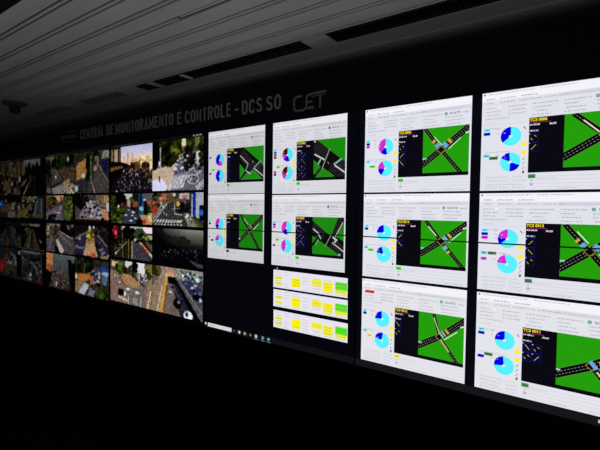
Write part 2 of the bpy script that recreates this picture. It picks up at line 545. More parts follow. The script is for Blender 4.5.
def dashboard(parent, x0, z0, lo, hi, top_half, D, rnd_seed):
    """one dashboard window (or the half of it this display shows). Coordinates are wall coordinates; x0, z0 the display's origin."""
    wx0, wx1, wz0, wz1 = D['rect']
    W, Hh = wx1 - wx0, wz1 - wz0
    dim = D.get('dim', 1.0)
    rnd = random.Random(rnd_seed)
    X = lambda u: wx0 + u * W - x0
    Z = lambda v: wz1 - v * Hh - z0
    clip = (-1, lo - z0, 9, hi - z0)
    def F():
        fl = Flat(dim); fl.clip = clip; return fl
    BG = D.get('bg', (226, 227, 237))
    dk = lambda k: tuple(int(c * k) for c in BG)
    # window body
    f = F()
    f.rect(X(0), Z(1), X(1), Z(0), BG, 0)
    f.rect(X(0), Z(0.085), X(1), Z(0.0), (243, 243, 249), 1)
    root = f.build('dashboard_window', parent, y=0.001, sample_colours=(tuple(int(round(c * dim)) for c in BG),))
    if root is None:
        return
    root['label'] = D['label'] + ('' if D.get('whole', True) else (', upper part' if top_half else ', lower part'))
    # menus, tabs and rows of writing
    f = F()
    T1, T2, T3 = dk(0.80), dk(0.87), dk(0.935)
    f.rect(X(0.56), Z(0.122), X(0.985), Z(0.088), dk(0.95), 1)
    f.rect(X(0.0), Z(0.125), X(1), Z(0.121), T3, 1)
    f.rect(X(0.012), Z(0.028), X(0.026), Z(0.012), dk(0.45), 2)
    f.faint(X(0.05), Z(0.024), 0.33 * W, 0.008 * Hh + 0.001, T2, 2, rnd)
    f.faint(X(0.42), Z(0.024), 0.24 * W, 0.008 * Hh + 0.001, T2, 2, rnd)
    for u, w in ((0.03, 0.07), (0.13, 0.12), (0.29, 0.11)):
        f.faint(X(u), Z(0.075), w * W, 0.0055, T1, 2, rnd)
    for u, w in ((0.03, 0.06), (0.14, 0.11), (0.27, 0.16), (0.45, 0.16)):
        f.faint(X(u), Z(0.114), w * W, 0.005, T1, 2, rnd)
    f.faint(X(0.60), Z(0.114), 0.33 * W, 0.0045, T2, 2, rnd)
    for v, cols in ((0.166, ((0.03, 0.09), (0.20, 0.13), (0.37, 0.17), (0.58, 0.17))),
                    (0.203, ((0.03, 0.11), (0.20, 0.12), (0.37, 0.13), (0.58, 0.09), (0.78, 0.15))),
                    (0.238, ((0.03, 0.10), (0.20, 0.13), (0.39, 0.08), (0.59, 0.12), (0.78, 0.16))),
                    (0.275, ((0.03, 0.18), (0.37, 0.12), (0.58, 0.14), (0.79, 0.12)))):
        for u, w in cols:
            f.faint(X(u), Z(v), w * W, 0.0048, T1, 2, rnd)
    f.rect(X(0.09), Z(0.170), X(0.15), Z(0.150), (240, 240, 246), 1)
    for v in (0.178, 0.214, 0.25, 0.287):
        f.rect(X(0.02), Z(v + 0.0025), X(0.335 if v < 0.28 else 0.335), Z(v), T3, 1)
        f.rect(X(0.36), Z(v + 0.0025), X(0.985), Z(v), T3, 1)
    f.rect(X(0.02), Z(0.335), X(0.335), Z(0.332), T2, 1)
    f.faint(X(0.04), Z(0.318), 0.08 * W, 0.0045, T2, 2, rnd)
    if D.get('alarm'):
        f.rect(X(0.035), Z(0.168), X(0.135), Z(0.135), (206, 70, 74), 3)
        f.faint(X(0.045), Z(0.158), 0.08 * W, 0.006, (150, 30, 40), 4, rnd)
    for v in (0.375, 0.615):
        f.faint(X(0.03), Z(v), (0.13 if v < 0.5 else 0.2) * W, 0.005, T2, 2, rnd)
    for v in (0.868, 0.905, 0.945, 0.975):
        f.faint(X(0.04), Z(v), rnd.uniform(0.14, 0.2) * W, 0.0045, T2, 2, rnd)
        f.faint(X(0.24), Z(v), rnd.uniform(0.06, 0.1) * W, 0.0045, T2, 2, rnd)
        f.rect(X(0.02), Z(v + 0.014), X(0.335), Z(v + 0.011), T3, 1)
    for v in (0.865, 0.90, 0.935, 0.968):
        f.rect(X(0.36), Z(v + 0.003), X(0.99), Z(v), T2, 1)
    f.faint(X(0.41), Z(0.888), 0.13 * W, 0.004, T2, 2, rnd)
    f.faint(X(0.55), Z(0.985), 0.12 * W, 0.004, T2, 2, rnd)
    f.faint(X(0.80), Z(0.985), 0.16 * W, 0.004, T2, 2, rnd)
    f.build('menu_text', root, y=0.001)
    # the system's logo: green disc and dark capitals
    f = F()
    f.disc(X(0.785), Z(0.158), 0.0075, D.get('logo', (104, 168, 132)), 3)
    f.disc(X(0.785), Z(0.158), 0.0022, tuple(min(255, q + 44) for q in D.get('logo', (104, 168, 132))), 4)
    f.text('SCATS', X(0.815), Z(0.170), 0.062 * W + 0.016, 0.0105, (126, 130, 140), 3, 0.03)
    f.faint(X(0.93), Z(0.168), 0.05 * W, 0.0065, T1, 3, rnd)
    f.build('logo', root, y=0.001)
    # legends and small tool icons
    f = F()
    for u, v, w, c in D['legend']:
        f.rect(X(u), Z(v + 0.030), X(u + w), Z(v), c, 3)
        f.rect(X(u + w * 0.25), Z(v + 0.019), X(u + w * 0.75), Z(v + 0.011), tuple(int(q * 0.55) for q in c), 4)
        f.faint(X(u + w + 0.05), Z(v + 0.024), 0.018 * W, 0.005, T1, 3, rnd)
        f.faint(X(u + w + 0.10), Z(v + 0.024), 0.014 * W, 0.005, T2, 3, rnd)
    f.build('legend', root, y=0.001)
    f = F()
    for v in (0.548, 0.632):
        f.disc(X(0.318), Z(v), 0.0088, YEL, 3)
        f.rect(X(0.300), Z(v + 0.019), X(0.336), Z(v - 0.019), (250, 243, 70), 2)
    for v in (0.69, 0.735, 0.78, 0.82):
        f.line((X(0.309), Z(v + 0.012)), (X(0.327), Z(v - 0.012)), 0.0028, dk(0.6), 3)
    f.rect(X(0.311), Z(0.834), X(0.325), Z(0.808), dk(0.42), 3)
    f.line((X(0.312), Z(0.375)), (X(0.326), Z(0.40)), 0.005, dk(0.62), 3)
    f.build('tool_buttons', root, y=0.001)
    f = F()
    tg = D.get('tag', GRN)
    f.rect(X(0.352), Z(0.885), X(0.404), Z(0.845), tg, 3)
    f.rect(X(0.360), Z(0.870), X(0.396), Z(0.860), tuple(int(q * 0.6) for q in tg), 4)
    f.rect(X(0.366), Z(0.955), X(0.390), Z(0.93), T1, 3)
    f.rect(X(0.372), Z(0.915), X(0.384), Z(0.90), T1, 3)
    f.build('status_tag', root, y=0.001)
    # pies
    for cv, sl in ((0.460, D['pies'][0]), (0.716, D['pies'][1])):
        f = F()
        cx, cz, r = X(0.222), Z(cv), 0.0405
        for a0, a1, c in sl:
            f.sector(cx, cz, r, a0, a1, c, 3)
        f.poly([(cx - 0.009, cz - 0.004), (cx - 0.003, cz - 0.008), (cx + 0.006, cz - 0.004), (cx + 0.006, cz + 0.005), (cx - 0.002, cz + 0.006), (cx - 0.006, cz + 0.002)], (214, 234, 244), 4)
        f.build('pie_chart', root, y=0.001)
    # black status panel
    f = F()
    f.rect(X(0.35), Z(0.83), X(0.985), Z(0.297), (11, 9, 18), 3)
    f.text(D['title'], X(0.354), Z(0.334), 0.118 * W, 0.0125, (255, 240, 40), 5, 0.022)
    f.rect(X(0.352), Z(0.349), X(0.497), Z(0.343), (140, 40, 120), 4)
    f.faint(X(0.354), Z(0.372), 0.075 * W, 0.0065, (205, 205, 215), 4, rnd)
    f.text(D.get('clock', '06:20'), X(0.487), Z(0.377), 0.046 * W, 0.0075, (235, 235, 240), 4, 0.03)
    f.rect(X(0.354), Z(0.433), X(0.418), Z(0.414), (70, 66, 110), 4)
    f.faint(X(0.356), Z(0.430), 0.058 * W, 0.006, (190, 190, 210), 5, rnd)
    rows, cols = D.get('phases', (2, 1))
    for r_ in range(rows):
        for c_ in range(cols):
            u, v = 0.352 + 0.068 * c_, 0.447 + 0.092 * r_
            ua, ub, va, vb = X(u), X(u + 0.064), Z(v + 0.086), Z(v)
            e = 0.0018
            for q in ((ua, va, ub, va + e), (ua, vb - e, ub, vb), (ua, va, ua + e, vb), (ub - e, va, ub, vb)):
                f.rect(*q, (24, 20, 112), 4)
            kind = (r_ + c_ + rnd_seed) % 3
            yc = (166, 168, 66)
            mx, mz = (ua + ub) / 2, (va + vb) / 2
            yc = D.get('arrow', yc)
            if cols == 2:
                yc = D.get('arrow', (160, 170, 150))
            if kind == 0:
                f.line((mx - 0.009, mz - 0.010), (mx + 0.009, mz + 0.009), 0.003, yc, 5)
            elif kind == 1:
                f.line((mx - 0.008, mz + 0.011), (mx + 0.009, mz - 0.008), 0.003, yc, 5)
            else:
                f.line((mx - 0.011, mz - 0.002), (mx - 0.004, mz - 0.010), 0.0028, yc, 5)
                f.line((mx + 0.002, mz + 0.009), (mx + 0.010, mz + 0.003), 0.0028, yc, 5)
            f.rect(ua - 0.0005, mz + 0.018 - 0.004, ua + 0.004, mz + 0.018, (190, 190, 220), 5)
    f.build('status_panel', root, y=0.001)
    # intersection map
    f = F()
    m0, m1, n0, n1 = X(0.585), X(0.985), Z(0.792), Z(0.298)
    MC = (m0, n0, m1, n1)
    mw, mh = m1 - m0, n1 - n0
    P = lambda u, v: (m0 + u * mw, n1 - v * mh)
    G = D.get('green', (36, 158, 12))
    BK = (8, 8, 10)
    if D['map'][0] == 'cross':
        f.rect(*MC, G, 4)
        for seg, w in D['map'][1]:
            pts = [P(*p) for p in seg]
            for a, b in zip(pts, pts[1:]):
                f.line(a, b, w * mw, BK, 6, MC)
                dx, dz = b[0] - a[0], b[1] - a[1]
                L = math.hypot(dx, dz)
                nx, nz = -dz / L, dx / L
                for s in (-1, 1):
                    q = w * mw / 2 * s
                    f.line((a[0] + nx * q, a[1] + nz * q), (b[0] + nx * q, b[1] + nz * q), 0.0009, (120, 150, 60), 7, MC)
                offs = (0,) if w < 0.11 else (-w * mw / 6, w * mw / 6)
                for q in offs:
                    f.dashes((a[0] + nx * q, a[1] + nz * q), (b[0] + nx * q, b[1] + nz * q), 0.0014, (170, 170, 170), 8, 0.007, 0.006, MC)
            j = pts[len(pts) // 2]
        jx, jz = P(*D['map'][2])
        hw = 0.075 * mw
        sq = [(jx, jz + hw * 1.1), (jx + hw * 1.2, jz), (jx, jz - hw * 1.1), (jx - hw * 1.2, jz)]
        f.poly(sq, (12, 11, 10), 9, MC)
        for a, b in zip(sq, sq[1:] + sq[:1]):
            f.line(a, b, 0.0022, (176, 140, 70), 10, MC)
        for (u, v, ang, L, w, c) in D['map'][3]:
            a = math.radians(ang)
            p = P(u, v)
            f.line((p[0] - math.cos(a) * L * mw / 2, p[1] - math.sin(a) * L * mw / 2), (p[0] + math.cos(a) * L * mw / 2, p[1] + math.sin(a) * L * mw / 2), w * mw, c, 11, MC)
    else:
        f.rect(*MC, (14, 12, 14), 4)
        for pl in D['map'][1]:
            f.poly([P(*p) for p in pl], G, 5, MC)
        for (a, b, nL, sp) in D['map'][2]:                   # bundles of dashed lanes
            a, b = P(*a), P(*b)
            dx, dz = b[0] - a[0], b[1] - a[1]
            L = math.hypot(dx, dz)
            for i in range(nL):
                q = (i - (nL - 1) / 2) * sp * mw
                f.dashes((a[0] - dz / L * q, a[1] + dx / L * q), (b[0] - dz / L * q, b[1] + dx / L * q), 0.0016, (112, 108, 112), 6, 0.007, 0.005, MC)
        for (a, b, w, c) in D['map'][3]:
            f.line(P(*a), P(*b), w * mw, c, 7, MC)
    f.build('intersection_map', root, y=0.001)

BLUE_BOX, ORG, WHT = (110, 165, 215), (206, 164, 70), (214, 240, 214)
def cross(top, j, bot, lef, rig, extra, wn=0.085, ww=0.135, upper=True):
    segs = [([lef, j, rig], ww)]
    segs.append(([top, j, bot] if upper else [j, bot], wn))
    return ('cross', segs, j, extra)

DASH = []
def add(name, rect, bezel_split, **kw):
    kw.update(rect=rect, split=bezel_split, whole=not bezel_split)
    DASH.append((name, kw))

C5 = (0.036, 0.574); C6 = (0.618, 1.160); C4a = (-1.176, -0.661); C4b = (-0.596, -0.074)
R1 = (0.232, 0.662); R2 = (-0.209, 0.2225); R3 = (-0.656, -0.222)
def rc(c, r): return (c[0], c[1], r[0], r[1])
G4 = (30, 142, 16)
LEG2 = [(0.018, 0.370, 0.036, CY), (0.018, 0.403, 0.036, (12, 16, 190))]
add('a', rc(C4a, (0.2385, 0.661)), False, logo=(96, 100, 110), arrow=(62, 66, 84), dim=0.91, green=(32, 150, 22), bg=(224, 224, 229), title='TCS 0002', clock='06:18',
    label='white dashboard with blue, cyan and magenta pie chart', phases=(4, 1),
    pies=([(0, 140, CY), (140, 212, MG), (212, 360, BL)], [(0, 186, CY), (186, 360, BL)]),
    legend=[(0.018, 0.40, 0.04, (120, 40, 190)), (0.018, 0.66, 0.04, (40, 20, 170)), (0.07, 0.60, 0.05, GRN)],
    map=('wide', [[(0.16, 0), (1, 0), (1, 0.62), (0.80, 0.44)], [(0, 0.50), (0.24, 0.72), (0, 0.97)], [(0.04, 1), (0.36, 0.76), (0.64, 0.74), (0.96, 1)]],
         [((0.05, 0.18), (1.0, 0.98), 6, 0.055), ((0.0, 1.0), (0.30, 0.72), 3, 0.05), ((0.62, 0.74), (1.0, 0.50), 3, 0.05)],
         [((0.02, 0.25), (0.36, 0.52), 0.03, (190, 190, 190)), ((0.36, 0.50), (0.26, 0.74), 0.035, (130, 170, 170)), ((0.60, 0.66), (0.90, 0.44), 0.05, (110, 150, 140)),
          ((0.60, 0.66), (1.0, 0.92), 0.03, (210, 210, 210)), ((0.30, 0.74), (0.46, 0.84), 0.04, (190, 190, 200)), ((0.46, 0.8), (0.62, 0.66), 0.02, (170, 140, 130)),
          ((0.54, 0.44), (0.58, 0.50), 0.04, (120, 130, 120))]))
add('b', rc(C4b, R1), False, logo=(96, 100, 110), arrow=(92, 96, 104), dim=0.96, green=G4, bg=(228, 228, 236), title='TCS 0003', clock='06:18',
    label='white dashboard with dark red, blue and cyan pie chart', phases=(4, 2),
    pies=([(0, 158, CY), (158, 222, BL), (222, 272, MG), (272, 360, DR)], [(0, 208, CY), (208, 264, MG), (264, 360, DR)]),
    legend=[(0.018, 0.37, 0.04, CY), (0.018, 0.405, 0.04, (20, 20, 190)), (0.018, 0.44, 0.04, (160, 30, 150)), (0.018, 0.475, 0.04, (120, 20, 50)),
            (0.06, 0.61, 0.05, GRN), (0.018, 0.68, 0.04, (170, 40, 170)), (0.018, 0.715, 0.04, (100, 10, 60))],
    map=('wide', [[(0.10, 0), (1, 0), (1, 0.62), (0.84, 0.52)], [(0, 0.52), (0.24, 0.72), (0.03, 0.92), (0, 0.9)], [(0.06, 1), (0.30, 0.74), (0.66, 0.97), (0.66, 1)]],
         [((0.02, 0.16), (0.45, 0.44), 7, 0.06), ((0.55, 0.72), (1.0, 1.0), 6, 0.06), ((0.10, 0.95), (0.26, 0.78), 2, 0.06), ((0.80, 0.62), (1.0, 0.70), 3, 0.05)],
         [((0.03, 0.38), (0.36, 0.54), 0.04, (206, 206, 212)), ((0.52, 0.26), (0.28, 0.78), 0.028, (150, 150, 150)), ((0.24, 0.52), (0.14, 0.66), 0.05, (130, 170, 160)),
          ((0.66, 0.68), (0.90, 0.54), 0.05, (130, 175, 190)), ((0.68, 0.70), (1.0, 0.90), 0.035, (216, 216, 220)), ((0.46, 0.60), (0.50, 0.66), 0.03, (150, 110, 80)), ((0.02, 0.02), (0.06, 0.06), 0.06, (190, 180, 180))]))
add('c', rc(C4a, (-0.204, 0.234)), True, logo=(96, 100, 110), arrow=(46, 46, 84), dim=0.91, green=(24, 140, 16), bg=(226, 226, 230), title='TCS 0004', clock='06:18',
    label='white dashboard with magenta-topped pie chart and small cross map', phases=(3, 1),
    pies=([(0, 205, CY), (205, 262, BL), (262, 360, MG)], [(-12, 268, CY), (268, 348, MG)]),
    legend=[(0.018, 0.40, 0.04, CY), (0.018, 0.44, 0.04, (50, 30, 180)), (0.018, 0.65, 0.03, (90, 190, 210)), (0.06, 0.70, 0.05, (70, 80, 40))], tag=(70, 80, 70),
    map=cross((0.05, 0), (0.44, 0.47), (0.86, 1.02), (-0.02, 0.84), (1.02, 0.03),
              [(0.30, 0.22, -48, 0.26, 0.02, WHT), (0.72, 0.36, 42, 0.30, 0.02, WHT), (0.50, 0.36, -48, 0.14, 0.05, (120, 150, 110)), (0.03, 0.74, 30, 0.06, 0.04, WHT)], 0.10, 0.13))
add('d', rc(C4b, (-0.204, 0.224)), True, logo=(96, 100, 110), arrow=(110, 112, 116), dim=0.96, green=G4, bg=(228, 228, 236), title='TCS 0007', clock='06:18',
    label='white dashboard with half magenta pie chart and wide avenue map', phases=(3, 2),
    pies=([(0, 170, CY), (170, 232, BL), (232, 360, MG)], [(-18, 212, CY), (212, 342, MG)]),
    legend=[(0.018, 0.37, 0.04, CY), (0.018, 0.405, 0.04, (40, 30, 190)), (0.018, 0.44, 0.04, MG), (0.06, 0.62, 0.05, GRN), (0.018, 0.70, 0.04, (180, 40, 160))],
    map=('wide', [[(0.0, 0.0), (0.82, 0), (0.60, 0.50), (0.0, 0.10)], [(0.98, 0.16), (1.0, 0.16), (1.0, 0.62), (0.78, 0.50)], [(0, 0.52), (0.14, 0.55), (0.02, 0.70), (0, 0.70)], [(0.0, 0.80), (0.22, 0.62), (0.90, 1.0), (0.0, 1.0)]],
         [((0.0, 0.24), (0.40, 0.50), 6, 0.055), ((0.62, 0.68), (1.0, 0.95), 6, 0.055), ((0.70, 0.55), (0.92, 0.02), 4, 0.05)],
         [((0.02, 0.32), (0.18, 0.42), 0.035, (200, 200, 204)), ((0.18, 0.42), (0.28, 0.58), 0.035, (190, 200, 200)), ((0.62, 0.44), (0.42, 0.78), 0.025, (150, 140, 140)),
          ((0.66, 0.52), (0.80, 0.60), 0.05, (190, 215, 205)), ((0.74, 0.50), (0.97, 0.12), 0.028, (200, 190, 190)), ((0.64, 0.66), (1.0, 0.88), 0.025, (214, 214, 214)),
          ((0.20, 0.60), (0.10, 0.75), 0.04, (120, 160, 130)), ((0.72, 0.66), (0.78, 0.56), 0.05, (170, 200, 190)), ((0.84, 0.98), (0.9, 0.96), 0.05, (140, 200, 190))]))
add('e', rc(C5, R1), False, title='TCS 0005', clock='06:20', label='white dashboard with magenta, blue and cyan pie chart', phases=(3, 1),
    pies=([(0, 168, CY), (168, 222, BL), (222, 360, MG)], [(-25, 212, CY), (212, 266, BL), (266, 335, MG)]),
    legend=LEG2 + [(0.018, 0.436, 0.036, (200, 60, 200)), (0.018, 0.615, 0.045, CY), (0.055, 0.675, 0.06, GRN)],
    map=cross((0.04, 0), (0.41, 0.50), (0.85, 1.03), (-0.02, 0.83), (1.02, 0.02),
              [(0.33, 0.40, -48, 0.09, 0.10, BLUE_BOX), (0.50, 0.40, 42, 0.09, 0.13, BLUE_BOX), (0.25, 0.31, -48, 0.06, 0.08, ORG), (0.60, 0.32, 42, 0.06, 0.11, ORG),
               (0.34, 0.30, -48, 0.26, 0.016, WHT), (0.70, 0.38, 42, 0.34, 0.016, WHT), (0.04, 0.68, 0, 0.10, 0.03, (150, 210, 190)), (0.97, 0.16, 20, 0.1, 0.03, WHT)]))
add('f', rc(C5, R2), True, title='TCS 0014', clock='06:20', label='white dashboard with one blue slice in its cyan pies and a green tag', phases=(2, 1),
    pies=([(-4, 270, CY), (270, 356, BL)], [(-16, 282, CY), (282, 344, BL)]),
    legend=LEG2 + [(0.018, 0.628, 0.035, (90, 200, 220)), (0.055, 0.657, 0.06, GRN)],
    map=cross((0.10, 0), (0.46, 0.46), (0.97, 1.05), (-0.02, 0.78), (1.02, 0.05),
              [(0.55, 0.40, 42, 0.08, 0.13, (110, 175, 205)), (0.55, 0.60, -48, 0.09, 0.10, (110, 175, 205)), (0.64, 0.33, 42, 0.05, 0.11, ORG), (0.62, 0.69, -48, 0.05, 0.08, ORG),
               (0.26, 0.24, -48, 0.28, 0.02, WHT), (0.76, 0.36, 42, 0.34, 0.016, WHT), (0.04, 0.63, 0, 0.07, 0.03, (150, 200, 220)), (0.97, 0.15, 20, 0.1, 0.03, WHT)]))
add('g', rc(C5, R3), False, title='TCS 0012', clock='06:20', label='white dashboard with a red alarm cell and yellow tag', phases=(2, 1), alarm=True, tag=(246, 236, 60),
    bg=(229, 229, 236), pies=([(-6, 268, CY), (268, 354, BL)], [(8, 288, CY), (288, 368, BL)]),
    legend=LEG2 + [(0.018, 0.615, 0.045, (110, 220, 226)), (0.06, 0.668, 0.06, (240, 234, 70))],
    map=cross((0.34, 0), (0.48, 0.50), (0.90, 1.05), (-0.02, 0.80), (1.02, 0.06),
              [(0.52, 0.45, 42, 0.05, 0.13, (120, 190, 180)), (0.57, 0.41, 42, 0.03, 0.13, (170, 200, 160)), (0.64, 0.36, 42, 0.05, 0.11, ORG), (0.60, 0.68, -52, 0.30, 0.035, (190, 176, 120)),
               (0.41, 0.25, -68, 0.34, 0.02, (210, 200, 180)), (0.72, 0.44, 38, 0.36, 0.018, WHT), (0.04, 0.70, 0, 0.08, 0.03, (150, 210, 190)), (0.97, 0.20, 20, 0.1, 0.03, WHT)], 0.075, 0.14))
add('h', rc(C6, R1), False, title='TCS 0006', clock='06:20', label='white dashboard with two opposite blue slices in its lower pie', phases=(2, 1), tag=(80, 140, 96),
    pies=([(0, 232, CY), (232, 360, BL)], [(-5, 112, CY), (112, 182, BL), (182, 296, CY), (296, 355, BL)]),
    legend=[(0.018, 0.365, 0.05, CY), (0.018, 0.405, 0.05, (12, 16, 190)), (0.018, 0.63, 0.05, (70, 226, 240)), (0.065, 0.655, 0.065, (70, 110, 60))],
    map=cross((0.14, 0), (0.62, 0.43), (1.05, 0.90), (-0.02, 0.82), (1.05, 0.10),
              [(0.42, 0.26, -44, 0.34, 0.025, (220, 214, 190)), (0.66, 0.36, 0, 0.06, 0.06, ORG), (0.72, 0.48, 42, 0.06, 0.08, ORG)], 0.10, 0.15))
add('i', rc(C6, (-0.209, 0.2205)), True, title='TCS 0013', clock='06:20', label='white dashboard with a magenta and blue slice in its upper pie', phases=(3, 1), tag=(80, 136, 100),
    pies=([(0, 232, CY), (232, 276, BL), (276, 360, MG)], [(-14, 276, CY), (276, 346, MG)]),
    legend=[(0.022, 0.365, 0.05, CY), (0.022, 0.403, 0.05, (12, 16, 190)), (0.022, 0.441, 0.05, (200, 40, 200)), (0.022, 0.60, 0.045, (70, 206, 226)), (0.075, 0.60, 0.065, (70, 110, 60)), (0.022, 0.66, 0.045, (210, 50, 200))],
    map=cross((0.06, 0), (0.46, 0.50), (0.90, 1.05), (-0.02, 0.86), (1.05, 0.12),
              [(0.36, 0.39, -48, 0.08, 0.10, BLUE_BOX), (0.57, 0.42, -38, 0.12, 0.10, BLUE_BOX), (0.27, 0.30, -48, 0.05, 0.08, ORG), (0.35, 0.24, -50, 0.28, 0.018, WHT),
               (0.70, 0.32, 40, 0.16, 0.05, (180, 160, 110)), (0.72, 0.46, 38, 0.3, 0.016, WHT), (0.03, 0.70, 0, 0.10, 0.03, (150, 205, 215))], 0.10, 0.15))
add('j', rc(C6, R3), False, title='TCS 0011', clock='06:07', label='white dashboard with blue quarter slices and a three-way junction map', phases=(2, 2), tag=(80, 146, 90),
    bg=(229, 229, 236), pies=([(0, 268, CY), (268, 360, BL)], [(-6, 264, CY), (264, 354, BL)]),
    legend=[(0.018, 0.365, 0.05, CY), (0.018, 0.403, 0.05, (12, 16, 190)), (0.018, 0.645, 0.05, (12, 16, 190)), (0.07, 0.615, 0.065, (60, 130, 60))],
    map=cross((0.5, 0.5), (0.55, 0.52), (1.02, 1.08), (-0.02, 0.80), (1.05, 0.22),
              [(0.58, 0.50, -50, 0.16, 0.07, BLUE_BOX), (0.78, 0.80, -52, 0.46, 0.03, (214, 200, 160)), (0.72, 0.42, 28, 0.12, 0.06, (190, 150, 130)), (0.03, 0.70, 0, 0.08, 0.03, (170, 215, 210))], 0.11, 0.16, upper=False))
DASH = dict(DASH)

def tables(parent, x0, z0):
    """three strips of a report table"""
    for i, (za, zb, xa) in enumerate(((-0.341, -0.2325, -0.579), (-0.458, -0.3525, -0.577), (-0.587, -0.480, -0.574))):
        wx0, wx1 = xa - x0, xa + 0.526 - x0
        W, Hh = wx1 - wx0, zb - za
        rnd = random.Random(40 + i)
        X = lambda u: wx0 + u * W
        Z = lambda v: zb - v * Hh - z0
        BG = (233, 231, 242)
        f = Flat(0.99)
        f.rect(X(0), Z(1), X(1), Z(0), BG)
        root = f.build('report_table', parent, y=0.001, sample_colours=(tuple(int(round(c * 0.99)) for c in BG),))
        root['label'] = ('top', 'middle', 'bottom')[i] + ' white table strip with yellow and green cells'
        for u, w, v0, v1, c in ((0.03, 0.10, 0.35, 0.52, (238, 236, 50)), (0.03, 0.10, 0.66, 0.83, (236, 234, 70)), (0.27, 0.125, 0.33, 0.84, (250, 244, 10)),
                                (0.545, 0.135, 0.28, 0.60, (248, 240, 30)), (0.695, 0.125, 0.33, 0.85, (252, 240, 20)), (0.85, 0.145, 0.26, 0.66, (76, 226, 24)), (0.85, 0.145, 0.66, 0.86, (244, 240, 60))):
            g = Flat(0.99)
            g.rect(X(u), Z(v1), X(u + w), Z(v0), c, 1)
            g.build('table_cell', root, y=0.001)
        g = Flat(0.99)
        for v in (0.13, 0.28, 0.46, 0.62, 0.77, 0.92):
            for u, w in ((0.04, 0.08), (0.16, 0.07), (0.285, 0.095), (0.42, 0.08), (0.56, 0.10), (0.71, 0.10), (0.86, 0.12)):
                if rnd.random() < 0.78 and not (v < 0.2 and u > 0.4):
                    dkc = (176, 172, 70) if u in (0.285, 0.04) and 0.4 < v < 0.85 else (188, 184, 130) if u > 0.5 and 0.3 < v < 0.85 else (196, 194, 208)
                    g.faint(X(u), Z(v), w * W, 0.0045, dkc, 2, rnd)
        g.build('table_text', root, y=0.001)

def taskbar(parent, x0, z0, xa, xb, kind):
    X = lambda x: x - x0
    Z = lambda z: z - z0
    f = Flat()
    f.rect(X(xa), Z(-0.6945), X(xb), Z(-0.6585), (17, 17, 22) if kind != 'plain' else (22, 21, 26))
    root = f.build('taskbar', parent, y=0.001)
    if kind == 'search':
        f = Flat()
        f.rect(X(-1.170), Z(-0.6855), X(-0.937), Z(-0.6595), (214, 216, 210), 2)
        f.faint(X(-1.155), Z(-0.674), 0.06, 0.005, (150, 150, 148), 3, random.Random(3))
        f.build('search_box', root, y=0.001)
        f = Flat()
        f.rect(X(-1.199), Z(-0.676), X(-1.184), Z(-0.661), (215, 215, 220), 2)
        f.build('start_icon', root, y=0.001)
        for xx, r, c in ((-0.915, 0.006, (90, 92, 92)), (-0.865, 0.010, (206, 214, 216)), (-0.815, 0.010, (204, 160, 140)), (-0.765, 0.007, (120, 170, 110)),
                         (-0.717, 0.011, (196, 214, 236)), (-0.660, 0.011, (110, 150, 150)), (-0.612, 0.010, (110, 190, 190))):
            f = Flat()
            f.disc(X(xx), Z(-0.674), r, c, 2, 14)
            f.rect(X(xx) - r * 0.5, Z(-0.676), X(xx) + r * 0.4, Z(-0.671), tuple(int(q * 0.6) for q in c), 3)
            if xx > -0.73:
                f.rect(X(xx) - 0.018, Z(-0.6935), X(xx) + 0.018, Z(-0.6905), (100, 150, 170), 3)
            f.build('app_icon', root, y=0.001)
    else:
        f = Flat()
        f.rect(X(1.083), Z(-0.681), X(1.098), Z(-0.668), (190, 190, 196), 2)
        f.build('tray_icon', root, y=0.001)

